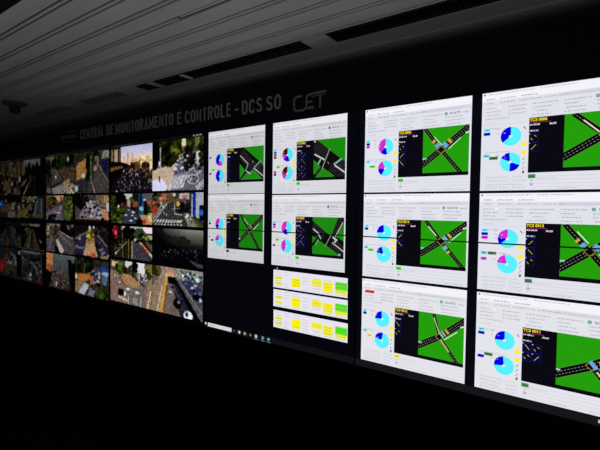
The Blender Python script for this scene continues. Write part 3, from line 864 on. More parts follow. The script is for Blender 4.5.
# ------------------------------------------------------------------ camera pictures
class Pic:
    """small colour picture painted with polygons and speckle; u to the right, v down, 0..1"""
    def __init__(self, w, h, seed, base):
        self.s = 2
        self.detail = 1.0
        self.rough = 0.55
        self.lift = 0.0
        self.w, self.h = w * 2, h * 2
        self.a = np.zeros((self.h, self.w, 3)) + np.array(base, float)
        self.V, self.U = np.mgrid[0:self.h, 0:self.w]
        self.U = (self.U + 0.5) / self.w
        self.V = (self.V + 0.5) / self.h
        self.r = np.random.RandomState(seed)
    def mask(self, pts):
        inside = np.zeros((self.h, self.w), bool)
        n = len(pts)
        for i in range(n):
            (x0, y0), (x1, y1) = pts[i], pts[(i + 1) % n]
            if y0 == y1:
                continue
            c = ((y0 > self.V) != (y1 > self.V)) & (self.U < (x1 - x0) * (self.V - y0) / (y1 - y0) + x0)
            inside ^= c
        return inside
    def put(self, m, c, var=0, al=1.0):
        c = np.array(c, float)
        if var:
            k = self.r.normal(0, var, (self.h // 2 + 1, self.w // 2 + 1, 1)).repeat(2, 0).repeat(2, 1)[:self.h, :self.w]
            c = c + k
        else:
            c = np.broadcast_to(c, self.a.shape)
        self.a[m] = self.a[m] * (1 - al) + c[m] * al
    def poly(self, pts, c, var=4, al=1.0): self.put(self.mask(pts), c, var, al)
    def rect(self, u0, v0, u1, v1, c, var=4, al=1.0): self.put((self.U >= u0) & (self.U < u1) & (self.V >= v0) & (self.V < v1), c, var, al)
    def ell(self, u, v, ru, rv, c, var=4, al=1.0): self.put(((self.U - u) / ru) ** 2 + ((self.V - v) / rv) ** 2 < 1, c, var, al)
    def grad(self, u0, v0, u1, v1, c0, c1):
        m = (self.U >= u0) & (self.U < u1) & (self.V >= v0) & (self.V < v1)
        t = np.clip((self.V - v0) / (v1 - v0), 0, 1)[..., None]
        self.a[m] = (np.array(c0, float) * (1 - t) + np.array(c1, float) * t)[m]
    def line(self, a, b, w, c, al=1.0, w2=None):
        w2 = w if w2 is None else w2
        dx, dy = b[0] - a[0], b[1] - a[1]
        L = math.hypot(dx, dy)
        nx, ny = -dy / L, dx / L
        self.poly([(a[0] - nx * w / 2, a[1] - ny * w / 2), (b[0] - nx * w2 / 2, b[1] - ny * w2 / 2), (b[0] + nx * w2 / 2, b[1] + ny * w2 / 2), (a[0] + nx * w / 2, a[1] + ny * w / 2)], c, 0, al)
    def tree(self, u, v, ru, rv, c, n=50, var=0.45):
        """foliage: many small blobs around a centre"""
        for _ in range(n):
            a, d = self.r.uniform(0, 2 * PI), math.sqrt(self.r.uniform(0, 1))
            k = 1 + self.r.uniform(-var, var)
            self.ell(u + math.cos(a) * d * ru, v + math.sin(a) * d * rv, self.r.uniform(0.03, 0.06), self.r.uniform(0.03, 0.07), (c[0] * k * 1.02, c[1] * k * 0.88, c[2] * k * 1.05), 5)
    def specks(self, pts, cols, n, su, sv):
        us = [p[0] for p in pts]; vs = [p[1] for p in pts]
        m = self.mask(pts)
        k = 0
        while k < n:
            u, v = self.r.uniform(min(us), max(us)), self.r.uniform(min(vs), max(vs))
            if m[min(self.h - 1, int(max(0, v) * self.h)), min(self.w - 1, int(max(0, u) * self.w))]:
                self.ell(u, v, su * self.r.uniform(0.6, 1.3), sv * self.r.uniform(0.6, 1.3), cols[self.r.randint(len(cols))], 3)
            k += 1
    def car(self, u, v, s, c=(225, 226, 232)):
        s *= 0.86
        self.ell(u, v + s * 0.35, s * 1.05, s * 1.0, (34, 33, 38), 2)
        self.ell(u, v, s * 0.95, s * 0.85, c, 2)
        self.ell(u + s * 0.1, v + s * 0.15, s * 0.62, s * 0.22, (84, 88, 104), 2)
    def zebra(self, a, b, n, h, slant, c, fill=0.55):
        for i in range(n):
            t0, t1 = i / n, (i + fill) / n
            p, q = (a[0] + (b[0] - a[0]) * t0, a[1] + (b[1] - a[1]) * t0), (a[0] + (b[0] - a[0]) * t1, a[1] + (b[1] - a[1]) * t1)
            self.poly([p, q, (q[0] + slant, q[1] + h), (p[0] + slant, p[1] + h)], c, 4)
    def cells(self, gain):
        a = self.a.copy()
        # break up the painted outlines: small irregular displacement, then soften
        hh, ww = self.h, self.w
        def field(s, amp):
            f = self.r.normal(0, amp, (hh // s + 2, ww // s + 2)).repeat(s, 0).repeat(s, 1)[:hh, :ww]
            return f
        dx = field(3, 0.9) + field(7, 0.9) + field(1, 0.5)
        dy = field(3, 0.9) + field(7, 0.9) + field(1, 0.5)
        q = self.rough
        yy = np.clip(np.round(np.arange(hh)[:, None] + dy * q), 0, hh - 1).astype(int)
        xx = np.clip(np.round(np.arange(ww)[None, :] + dx * q), 0, ww - 1).astype(int)
        a = a[yy, xx]
        b = a.copy()
        b[1:-1, 1:-1] = (a[1:-1, 1:-1] * 2 + a[:-2, 1:-1] + a[2:, 1:-1] + a[1:-1, :-2] + a[1:-1, 2:]) / 6
        a = b.reshape(hh // 2, 2, ww // 2, 2, 3).mean((1, 3))
        h, w = a.shape[:2]
        fine = self.r.normal(0, 1, (h, w, 1))                 # fine picture detail: leaves, kerbs, people, signs
        coarse = self.r.normal(0, 1, (h // 3 + 1, w // 3 + 1, 1)).repeat(3, 0).repeat(3, 1)[:h, :w]
        L = a.mean(2, keepdims=True)
        k = np.clip((150 - np.abs(L - 90)) / 150, 0.1, 1) * self.detail
        a = a * (1 + k * (0.12 * fine + 0.07 * coarse))
        a = L + (a - L) * 0.74
        a = 255 * (np.clip(a, 0, 255) / 255) ** 1.12
        a = 112 + (a - 112) * 1.18 - 10 + self.lift                       # camera contrast
        return np.clip(np.clip(a, 3, 255) * gain, 0, 255)

def picture_mesh(name, parent, pic, x0, z0, x1, z1, gain, label):
    a = pic.cells(gain)
    h, w, _ = a.shape
    xs = np.linspace(x0, x1, w + 1)
    zs = np.linspace(z1, z0, h + 1)
    gx, gz = np.meshgrid(xs, zs)
    vs = np.stack([gx.ravel(), np.full(gx.size, 0.001), gz.ravel()], 1)
    i, j = np.mgrid[0:h, 0:w]
    q = i * (w + 1) + j
    fs = np.stack([q + w + 1, q + w + 2, q + 1, q], -1).reshape(-1, 4)
    me = bpy.data.meshes.new(name)
    me.from_pydata(vs.tolist(), [], fs.tolist())
    c = a.reshape(-1, 3) / 255
    l = np.where(c <= 0.04045, c / 12.92, ((c + 0.055) / 1.055) ** 2.4)
    at = me.attributes.new('picture', 'FLOAT_COLOR', 'FACE')
    at.data.foreach_set('color', np.concatenate([l, np.ones((len(l), 1))], 1).astype(np.float32).ravel())
    me.materials.append(feed_material())
    o = link(name, me, parent)
    o['label'] = label
    return o

def P_sunset(p):
    p.grad(0.25, 0, 1, 0.45, (176, 178, 222), (236, 214, 190))
    p.rect(0, 0, 0.27, 0.45, (60, 46, 40))
    for u, w, c in ((0.02, 0.05, (140, 120, 96)), (0.10, 0.09, (176, 156, 122)), (0.22, 0.04, (120, 96, 70))): p.rect(u, 0.04, u + w, 0.34, c)
    for u, w, v, c in ((0.33, 0.03, 0.22, (190, 150, 110)), (0.38, 0.04, 0.26, (214, 176, 130)), (0.43, 0.03, 0.10, (196, 150, 110)), (0.48, 0.04, 0.24, (226, 186, 130)), (0.53, 0.03, 0.16, (190, 150, 100)),
                       (0.57, 0.06, 0.26, (226, 190, 120)), (0.63, 0.07, 0.30, (216, 180, 120)), (0.70, 0.05, 0.28, (150, 110, 70)), (0.74, 0.10, 0.22, (240, 214, 150)), (0.86, 0.10, 0.26, (214, 176, 110)), (0.94, 0.06, 0.20, (232, 206, 160))):
        p.rect(u, v, u + w, 0.56, c, 8)
    p.specks([(0.55, 0.3), (1, 0.3), (1, 0.56), (0.55, 0.56)], [(140, 90, 50), (240, 210, 150), (110, 80, 50)], 40, 0.012, 0.02)
    p.poly([(0, 0.30), (0.3, 0.34), (0.45, 0.40), (0.42, 1), (0, 1)], (34, 26, 26), 8)
    p.poly([(0, 0.44), (0.3, 0.42), (0.34, 0.46), (0, 0.54)], (126, 92, 62), 8)
    p.poly([(0.40, 0.40), (0.55, 0.42), (1, 0.62), (1, 1), (0, 1), (0.08, 0.80)], (46, 40, 48), 10)
    p.tree(0.60, 0.46, 0.09, 0.07, (80, 74, 42), 30); p.tree(0.84, 0.48, 0.06, 0.08, (76, 66, 44), 20); p.tree(0.56, 0.56, 0.04, 0.02, (150, 126, 66), 6)
    p.specks([(0.35, 0.48), (0.62, 0.5), (1, 0.8), (1, 1), (0.1, 1)], [(150, 146, 160), (100, 92, 102), (24, 20, 26), (20, 18, 22), (120, 112, 122), (176, 168, 172), (70, 62, 70)], 260, 0.009, 0.02)
    p.specks([(0.8, 0.5), (1, 0.5), (1, 0.85), (0.85, 0.7)], [(120, 90, 60), (60, 46, 40), (160, 120, 80)], 40, 0.02, 0.02)
def P_zebra(p):
    p.rect(0, 0, 1, 1, (118, 114, 128))
    p.poly([(0.60, 0.15), (0.72, 0.15), (1, 0.42), (1, 1), (0.28, 1), (0.46, 0.55)], (112, 108, 124), 6)
    p.poly([(0, 0.58), (0.40, 0.46), (0.50, 0.48), (0.34, 0.98), (0, 1)], (196, 174, 150), 7)
    p.poly([(0, 0.78), (0.20, 0.76), (0.32, 0.92), (0.28, 1), (0, 1)], (206, 208, 236), 6)
    p.rect(0, 0, 0.55, 0.45, (28, 36, 20)); p.tree(0.28, 0.24, 0.30, 0.26, (44, 58, 26), 110); p.tree(0.50, 0.20, 0.12, 0.18, (84, 104, 34), 40); p.tree(0.06, 0.25, 0.07, 0.3, (26, 32, 18), 30)
    p.rect(0.66, 0, 1, 0.26, (44, 56, 28)); p.tree(0.84, 0.14, 0.18, 0.18, (58, 76, 36), 70); p.tree(0.93, 0.05, 0.08, 0.08, (110, 140, 50), 14)
    p.ell(0.63, 0.08, 0.04, 0.12, (226, 210, 170)); p.rect(0.60, 0.14, 0.66, 0.22, (140, 110, 70))
    p.tree(0.70, 0.38, 0.06, 0.22, (46, 44, 34), 40)
    p.rect(0.80, 0.26, 0.95, 0.55, (150, 146, 150)); p.ell(0.83, 0.42, 0.05, 0.15, (46, 40, 40)); p.ell(0.90, 0.36, 0.05, 0.10, (200, 196, 190)); p.tree(0.97, 0.3, 0.04, 0.3, (60, 66, 40), 30)
    p.rect(0.155, 0.12, 0.18, 0.60, (170, 172, 168)); p.ell(0.15, 0.44, 0.025, 0.05, (200, 205, 210)); p.rect(0.135, 0.7, 0.16, 0.82, (60, 50, 60))
    for u, v, s in ((0.60, 0.30, .022), (0.64, 0.26, .018), (0.57, 0.38, .028), (0.52, 0.42, .030), (0.60, 0.46, .034), (0.66, 0.42, .026), (0.47, 0.58, .046), (0.60, 0.57, .044), (0.50, 0.50, .034), (0.70, 0.34, .024), (0.62, 0.36, .022), (0.55, 0.33, .02)): p.car(u, v, s, (216, 216, 230))
    for u, v in ((0.74, 0.5), (0.82, 0.5), (0.77, 0.42), (0.92, 0.6)): p.ell(u, v, 0.03, 0.045, (44, 40, 46), 6)
    p.specks([(0.7, 0.4), (0.9, 0.4), (1, 0.7), (0.75, 0.75)], [(170, 166, 180), (60, 56, 66), (200, 196, 200)], 26, 0.016, 0.02)
    p.zebra((0.42, 0.74), (0.72, 0.68), 8, 0.26, -0.09, (222, 222, 230)); p.zebra((0.84, 0.92), (1.04, 0.78), 6, 0.08, 0.06, (206, 206, 216))
    p.line((0.42, 0.73), (0.74, 0.64), 0.012, (190, 190, 200)); p.ell(0.80, 0.79, 0.11, 0.10, (176, 174, 186)); p.ell(0.80, 0.79, 0.09, 0.075, (116, 112, 126)); p.specks([(0.72, 0.72), (0.88, 0.72), (0.88, 0.86), (0.72, 0.86)], [(60, 60, 70), (210, 210, 220)], 16, 0.014, 0.02)
def P_treestreet(p):
    p.rect(0, 0, 1, 1, (50, 54, 48), 14)
    p.rect(0.30, 0, 0.55, 0.18, (186, 186, 186)); p.rect(0.72, 0, 1, 0.25, (100, 100, 110)); p.rect(0.42, 0.15, 0.50, 0.45, (170, 150, 140))
    p.tree(0.18, 0.18, 0.20, 0.20, (24, 30, 24), 60); p.tree(0.22, 0.72, 0.22, 0.28, (74, 102, 36), 90); p.tree(0.06, 0.4, 0.1, 0.3, (56, 70, 34), 40); p.tree(0.62, 0.18, 0.1, 0.12, (60, 80, 40), 26); p.tree(0.95, 0.5, 0.06, 0.2, (80, 96, 46), 24)
    p.poly([(0.38, 0.5), (0.60, 0.5), (0.78, 1), (0.28, 1)], (70, 72, 88), 8); p.rect(0.56, 0.25, 0.68, 0.45, (140, 86, 60), 10); p.ell(0.58, 0.50, 0.06, 0.06, (60, 30, 30))
    p.rect(0.70, 0, 0.81, 0.72, (46, 104, 138)); p.rect(0.72, 0, 0.77, 0.62, (24, 40, 84)); p.ell(0.76, 0.5, 0.05, 0.08, (130, 180, 190))
    p.poly([(0.72, 0.72), (1, 0.62), (1, 1), (0.80, 1)], (184, 140, 92), 10); p.poly([(0.90, 0.72), (0.97, 0.70), (1, 0.9), (0.93, 0.92)], (220, 196, 120)); p.rect(0.82, 0.3, 0.90, 0.7, (40, 40, 34), 8)
    for u, v, s in ((0.40, 0.72, .042), (0.46, 0.54, .032), (0.57, 0.62, .05), (0.62, 0.82, .04), (0.52, 0.9, .044), (0.55, 0.73, .03)): p.car(u, v, s, (206, 210, 222))
    p.ell(0.30, 0.36, 0.035, 0.06, (180, 50, 50)); p.ell(0.42, 0.40, 0.03, 0.03, (190, 60, 60)); p.ell(0.21, 0.42, 0.02, 0.05, (216, 216, 212)); p.ell(0.94, 0.28, 0.05, 0.06, (190, 90, 60)); p.ell(0.83, 0.2, 0.03, 0.03, (210, 200, 180))
    p.ell(0.72, 0.94, 0.08, 0.10, (20, 16, 24)); p.ell(0.82, 0.92, 0.04, 0.06, (190, 40, 56))
def P_boulevard(p):
    p.rect(0, 0, 1, 1, (70, 68, 62), 10)
    p.rect(0, 0, 0.45, 0.30, (130, 100, 74), 16); p.tree(0.08, 0.14, 0.06, 0.12, (60, 70, 36), 20); p.tree(0.26, 0.10, 0.10, 0.10, (170, 120, 80), 26); p.tree(0.38, 0.14, 0.06, 0.1, (80, 90, 50), 20); p.ell(0.45, 0.06, 0.03, 0.05, (190, 200, 190))
    p.rect(0.55, 0.02, 0.74, 0.20, (190, 168, 168)); p.ell(0.66, 0.12, 0.05, 0.06, (190, 120, 120)); p.rect(0.35, 0.17, 0.6, 0.3, (120, 84, 72), 12)
    p.poly([(0.33, 0.30), (0.49, 0.30), (0.66, 0.72), (0.72, 1), (0.02, 1), (0.08, 0.85)], (74, 74, 74), 5)
    p.poly([(0, 0.62), (0.28, 0.28), (0.33, 0.30), (0.06, 0.88), (0, 0.95)], (128, 122, 116), 8); p.line((0.31, 0.32), (0.04, 0.90), 0.015, (196, 190, 180))
    p.ell(0.05, 0.52, 0.07, 0.13, (176, 66, 40), 14); p.ell(0.02, 0.3, 0.04, 0.06, (200, 96, 70)); p.specks([(0.1, 0.3), (0.28, 0.25), (0.2, 0.5), (0.12, 0.5)], [(210, 200, 190), (40, 40, 40)], 14, 0.014, 0.03)
    p.tree(0.64, 0.42, 0.08, 0.20, (40, 44, 34), 60); p.tree(0.62, 0.25, 0.08, 0.06, (80, 80, 60), 16); p.ell(0.53, 0.33, 0.035, 0.08, (206, 176, 66)); p.ell(0.51, 0.52, 0.06, 0.06, (50, 44, 48))
    p.line((0.46, 0.30), (0.46, 0.64), 0.012, (180, 180, 178)); p.line((0.38, 0.50), (0.58, 0.46), 0.012, (176, 176, 172)); p.line((0.46, 0.64), (0.60, 0.66), 0.03, (190, 190, 190))
    for u, v in ((0.25, 0.63), (0.30, 0.66)): p.ell(u, v, 0.01, 0.03, (210, 210, 210))
    p.poly([(0.62, 0.62), (0.72, 0.60), (0.98, 1), (0.72, 1)], (136, 132, 116), 8); p.poly([(0.76, 0.7), (0.90, 0.85), (1, 1), (0.9, 1)], (96, 110, 56), 8); p.specks([(0.64, 0.62), (0.74, 0.62), (0.82, 0.9), (0.72, 0.9)], [(214, 214, 210), (60, 60, 60)], 20, 0.012, 0.03)
    p.poly([(0.84, 0.0), (1, 0.0), (1, 0.85), (0.86, 0.70)], (168, 174, 184), 8); p.rect(0.78, 0.05, 0.82, 0.70, (200, 196, 190)); p.rect(0.80, 0.0, 0.86, 0.68, (26, 56, 176)); p.rect(0.92, 0.36, 1, 0.82, (24, 34, 60)); p.ell(0.96, 0.58, 0.035, 0.09, (50, 110, 210))
    p.zebra((0.12, 0.82), (0.64, 0.82), 9, 0.09, -0.04, (212, 212, 208)); p.zebra((0.06, 0.95), (0.64, 0.95), 9, 0.04, -0.01, (180, 180, 176))
    p.ell(0.55, 0.86, 0.02, 0.04, (190, 200, 90))
def P_ramp(p):
    p.rect(0, 0, 1, 1, (48, 44, 38), 12)
    p.rect(0.28, 0, 1, 0.12, (176, 176, 166)); p.rect(0.80, 0.0, 1, 0.18, (230, 208, 224)); p.tree(0.42, 0.18, 0.07, 0.2, (30, 30, 26), 40); p.tree(0.56, 0.2, 0.04, 0.18, (36, 34, 30), 20); p.tree(0.70, 0.22, 0.10, 0.14, (62, 92, 44), 46); p.tree(0.90, 0.30, 0.08, 0.06, (130, 160, 80), 20)
    p.rect(0.0, 0, 0.20, 0.48, (36, 20, 22), 8); p.tree(0.13, 0.18, 0.05, 0.2, (140, 28, 50), 34); p.ell(0.14, 0.22, 0.02, 0.08, (210, 130, 130))
    p.poly([(0.10, 0.92), (0.40, 0.46), (0.55, 0.44), (0.56, 1), (0.1, 1)], (60, 54, 26), 8); p.line((0.12, 0.90), (0.42, 0.48), 0.03, (150, 146, 132), w2=0.015)
    p.poly([(0.56, 0.48), (0.70, 0.46), (0.98, 0.95), (0.95, 1), (0.54, 1)], (82, 78, 88), 6); p.line((0.54, 1), (0.55, 0.45), 0.03, (150, 146, 140)); p.line((0.46, 1), (0.46, 0.4), 0.012, (160, 150, 80)); p.line((0.30, 0), (0.32, 1), 0.014, (120, 120, 90))
    p.poly([(0.70, 0.46), (0.76, 0.46), (1, 0.80), (1, 0.92)], (190, 178, 176)); p.poly([(0.74, 0.52), (0.80, 0.50), (0.95, 0.74), (0.92, 0.80)], (206, 112, 60), 12)
    p.ell(0.62, 0.40, 0.03, 0.05, (190, 190, 196)); p.ell(0.65, 0.46, 0.03, 0.04, (40, 36, 40)); p.poly([(0.84, 0.42), (1, 0.5), (1, 0.72), (0.9, 0.56)], (96, 92, 98), 6); p.specks([(0.58, 0.6), (0.85, 0.75), (0.9, 1), (0.58, 1)], [(120, 116, 120), (64, 60, 70)], 20, 0.012, 0.03)
    p.ell(0.14, 0.88, 0.025, 0.05, (170, 170, 170)); p.specks([(0.1, 0.45), (0.4, 0.4), (0.3, 0.7), (0.1, 0.8)], [(90, 80, 50), (40, 36, 24), (110, 100, 60)], 30, 0.02, 0.03)
def P_dusk(p):
    p.detail, p.rough, p.lift = 0.25, 0.8, 24
    U, V = p.U, p.V
    t = np.clip(1 - V / 0.42, 0, 1) ** 0.7 * np.clip(0.2 + U * 1.1, 0, 1)
    p.a[...] = np.array((5, 6, 8)) + t[..., None] * np.array((126, 120, 112))
    g = np.exp(-((V - 0.42) / 0.16) ** 2) * np.clip(U - 0.15, 0, 1)
    p.a += g[..., None] * np.array((34, 38, 22))
    p.tree(0.12, 0.12, 0.10, 0.14, (28, 26, 24), 30, 0.2); p.tree(0.24, 0.28, 0.14, 0.10, (22, 24, 22), 50, 0.2); p.tree(0.55, 0.32, 0.18, 0.09, (30, 34, 26), 50, 0.2); p.ell(0.545, 0.2, 0.012, 0.08, (66, 64, 56))
    p.poly([(0, 0), (0.06, 0.02), (0.2, 0.25), (0.4, 0.5), (1, 0.52), (1, 1), (0, 1)], (9, 10, 13), 4, 0.85)
    p.specks([(0.2, 0.55), (0.95, 0.5), (0.95, 0.85), (0.2, 0.8)], [(44, 46, 70), (26, 28, 40), (70, 72, 84), (20, 20, 30)], 60, 0.016, 0.035)
    p.ell(0.34, 0.66, 0.012, 0.018, (150, 150, 150)); p.poly([(0.72, 0.82), (1, 0.92), (1, 1), (0.9, 1)], (64, 62, 64), 6)
def P_island(p):
    p.rect(0, 0, 1, 1, (132, 116, 104), 8)
    p.rect(0, 0, 1, 0.26, (84, 86, 72), 12); p.rect(0.03, 0.04, 0.20, 0.16, (210, 180, 140)); p.rect(0.38, 0.0, 0.54, 0.2, (206, 206, 204)); p.rect(0.64, 0.0, 0.84, 0.24, (216, 214, 218))
    p.tree(0.26, 0.18, 0.10, 0.12, (74, 112, 32), 50); p.tree(0.56, 0.20, 0.06, 0.14, (56, 74, 40), 30); p.tree(0.40, 0.24, 0.08, 0.06, (60, 64, 40), 20); p.tree(0.93, 0.16, 0.07, 0.14, (110, 120, 50), 34); p.tree(0.62, 0.1, 0.04, 0.1, (30, 40, 26), 14)
    p.poly([(0.0, 0.25), (0.18, 0.28), (0.42, 0.62), (0.40, 1), (0, 1)], (140, 116, 102), 8)
    p.poly([(0.34, 0.30), (0.50, 0.30), (0.70, 0.46), (0.70, 0.52), (0.58, 0.60), (0.40, 0.54), (0.28, 0.40)], (176, 136, 96), 8); p.line((0.24, 0.38), (0.42, 0.64), 0.02, (136, 70, 56)); p.line((0.32, 0.36), (0.5, 0.54), 0.012, (130, 80, 60))
    p.poly([(0.58, 0.36), (0.66, 0.36), (0.86, 0.5), (0.82, 0.54)], (70, 68, 76), 6); p.poly([(0.42, 0.70), (0.86, 0.52), (0.80, 1), (0.42, 1)], (122, 114, 110), 8)
    p.poly([(0.90, 0.46), (1, 0.30), (1, 1), (0.86, 1)], (160, 132, 104), 8); p.line((0.98, 0.6), (0.90, 1), 0.02, (226, 206, 180))
    for u, v, s in ((0.45, 0.66, .058), (0.67, 0.70, .054), (0.24, 0.52, .03), (0.12, 0.38, .026), (0.18, 0.4, .02), (0.82, 0.38, .04)): p.car(u, v, s, (226, 226, 230))
    p.rect(0.20, 0.68, 0.34, 0.83, (22, 20, 20)); p.ell(0.37, 0.78, 0.03, 0.06, (206, 206, 208)); p.poly([(0.22, 0.84), (0.44, 0.9), (0.44, 0.96), (0.2, 0.90)], (190, 176, 160))
    p.rect(0.515, 0.1, 0.53, 0.75, (150, 150, 120)); p.rect(0.705, 0.1, 0.72, 0.46, (200, 200, 196)); p.specks([(0.72, 0.24), (0.88, 0.24), (0.88, 0.4), (0.76, 0.42)], [(30, 30, 34), (200, 206, 214)], 22, 0.014, 0.025)
    for v in (0.84, 0.89, 0.94): p.line((0.56, v), (0.68, v + 0.02), 0.015, (206, 200, 190))
    p.line((0.46, 0.82), (0.46, 1), 0.012, (214, 210, 200)); p.line((0.76, 0.78), (0.74, 1), 0.012, (206, 200, 190))
def P_underpass(p):
    p.rect(0, 0, 1, 1, (96, 92, 98), 8)
    p.rect(0, 0, 1, 0.22, (150, 140, 136), 20); p.tree(0.08, 0.12, 0.09, 0.12, (96, 110, 50), 40); p.rect(0.30, 0.04, 0.44, 0.16, (206, 140, 120), 14); p.rect(0.62, 0.05, 1, 0.24, (150, 166, 176), 22); p.specks([(0.6, 0.04), (1, 0.1), (1, 0.3), (0.6, 0.2)], [(220, 224, 226), (70, 90, 60), (60, 66, 80)], 40, 0.02, 0.03)
    p.poly([(0.18, 0.16), (0.30, 0.16), (0.14, 1), (0, 1), (0, 0.42)], (156, 132, 108), 8); p.line((0.22, 0.42), (0.10, 1), 0.018, (216, 200, 170)); p.poly([(0, 0.3), (0.14, 0.2), (0.18, 0.2), (0, 0.44)], (110, 100, 96), 10)
    p.poly([(0.28, 0.20), (0.345, 0.18), (0.30, 0.50), (0.25, 1), (0.14, 1)], (206, 158, 78), 10); p.line((0.31, 0.4), (0.24, 1), 0.03, (140, 96, 44)); p.rect(0.28, 0.16, 0.50, 0.20, (216, 190, 120))
    p.poly([(0.33, 0.20), (0.48, 0.20), (0.52, 0.36), (0.34, 0.34)], (24, 20, 22)); p.poly([(0.34, 0.34), (0.42, 0.34), (0.58, 1), (0.25, 1), (0.32, 0.5)], (126, 112, 104), 8)
    p.poly([(0.42, 0.34), (0.50, 0.32), (0.84, 1), (0.58, 1)], (58, 54, 70), 8); p.poly([(0.45, 0.22), (0.52, 0.28), (1, 1), (0.84, 1)], (22, 20, 30), 5); p.line((0.44, 0.36), (0.70, 0.96), 0.012, (120, 116, 124))
    p.poly([(0.48, 0.18), (0.56, 0.20), (1, 0.84), (1, 1), (0.96, 1)], (106, 102, 106), 6); p.line((0.52, 0.2), (1, 0.86), 0.014, (150, 146, 146))
    p.poly([(0.58, 0.24), (0.74, 0.22), (1, 0.38), (1, 0.66), (0.86, 0.6)], (64, 68, 100), 10); p.specks([(0.62, 0.26), (0.9, 0.3), (1, 0.6), (0.86, 0.56)], [(110, 120, 150), (34, 36, 50), (190, 196, 206)], 26, 0.025, 0.03); p.ell(0.88, 0.53, 0.07, 0.06, (30, 30, 36)); p.ell(0.95, 0.58, 0.03, 0.04, (190, 196, 200))
    p.car(0.38, 0.53, .045, (220, 220, 226)); p.car(0.48, 0.50, .03, (60, 60, 80)); p.ell(0.52, 0.74, 0.08, 0.11, (28, 28, 36)); p.ell(0.55, 0.70, 0.03, 0.03, (130, 136, 150)); p.ell(0.73, 0.94, 0.085, 0.09, (226, 228, 234)); p.ell(0.70, 0.92, 0.03, 0.05, (60, 70, 90)); p.ell(0.42, 0.42, 0.02, 0.03, (40, 40, 46))
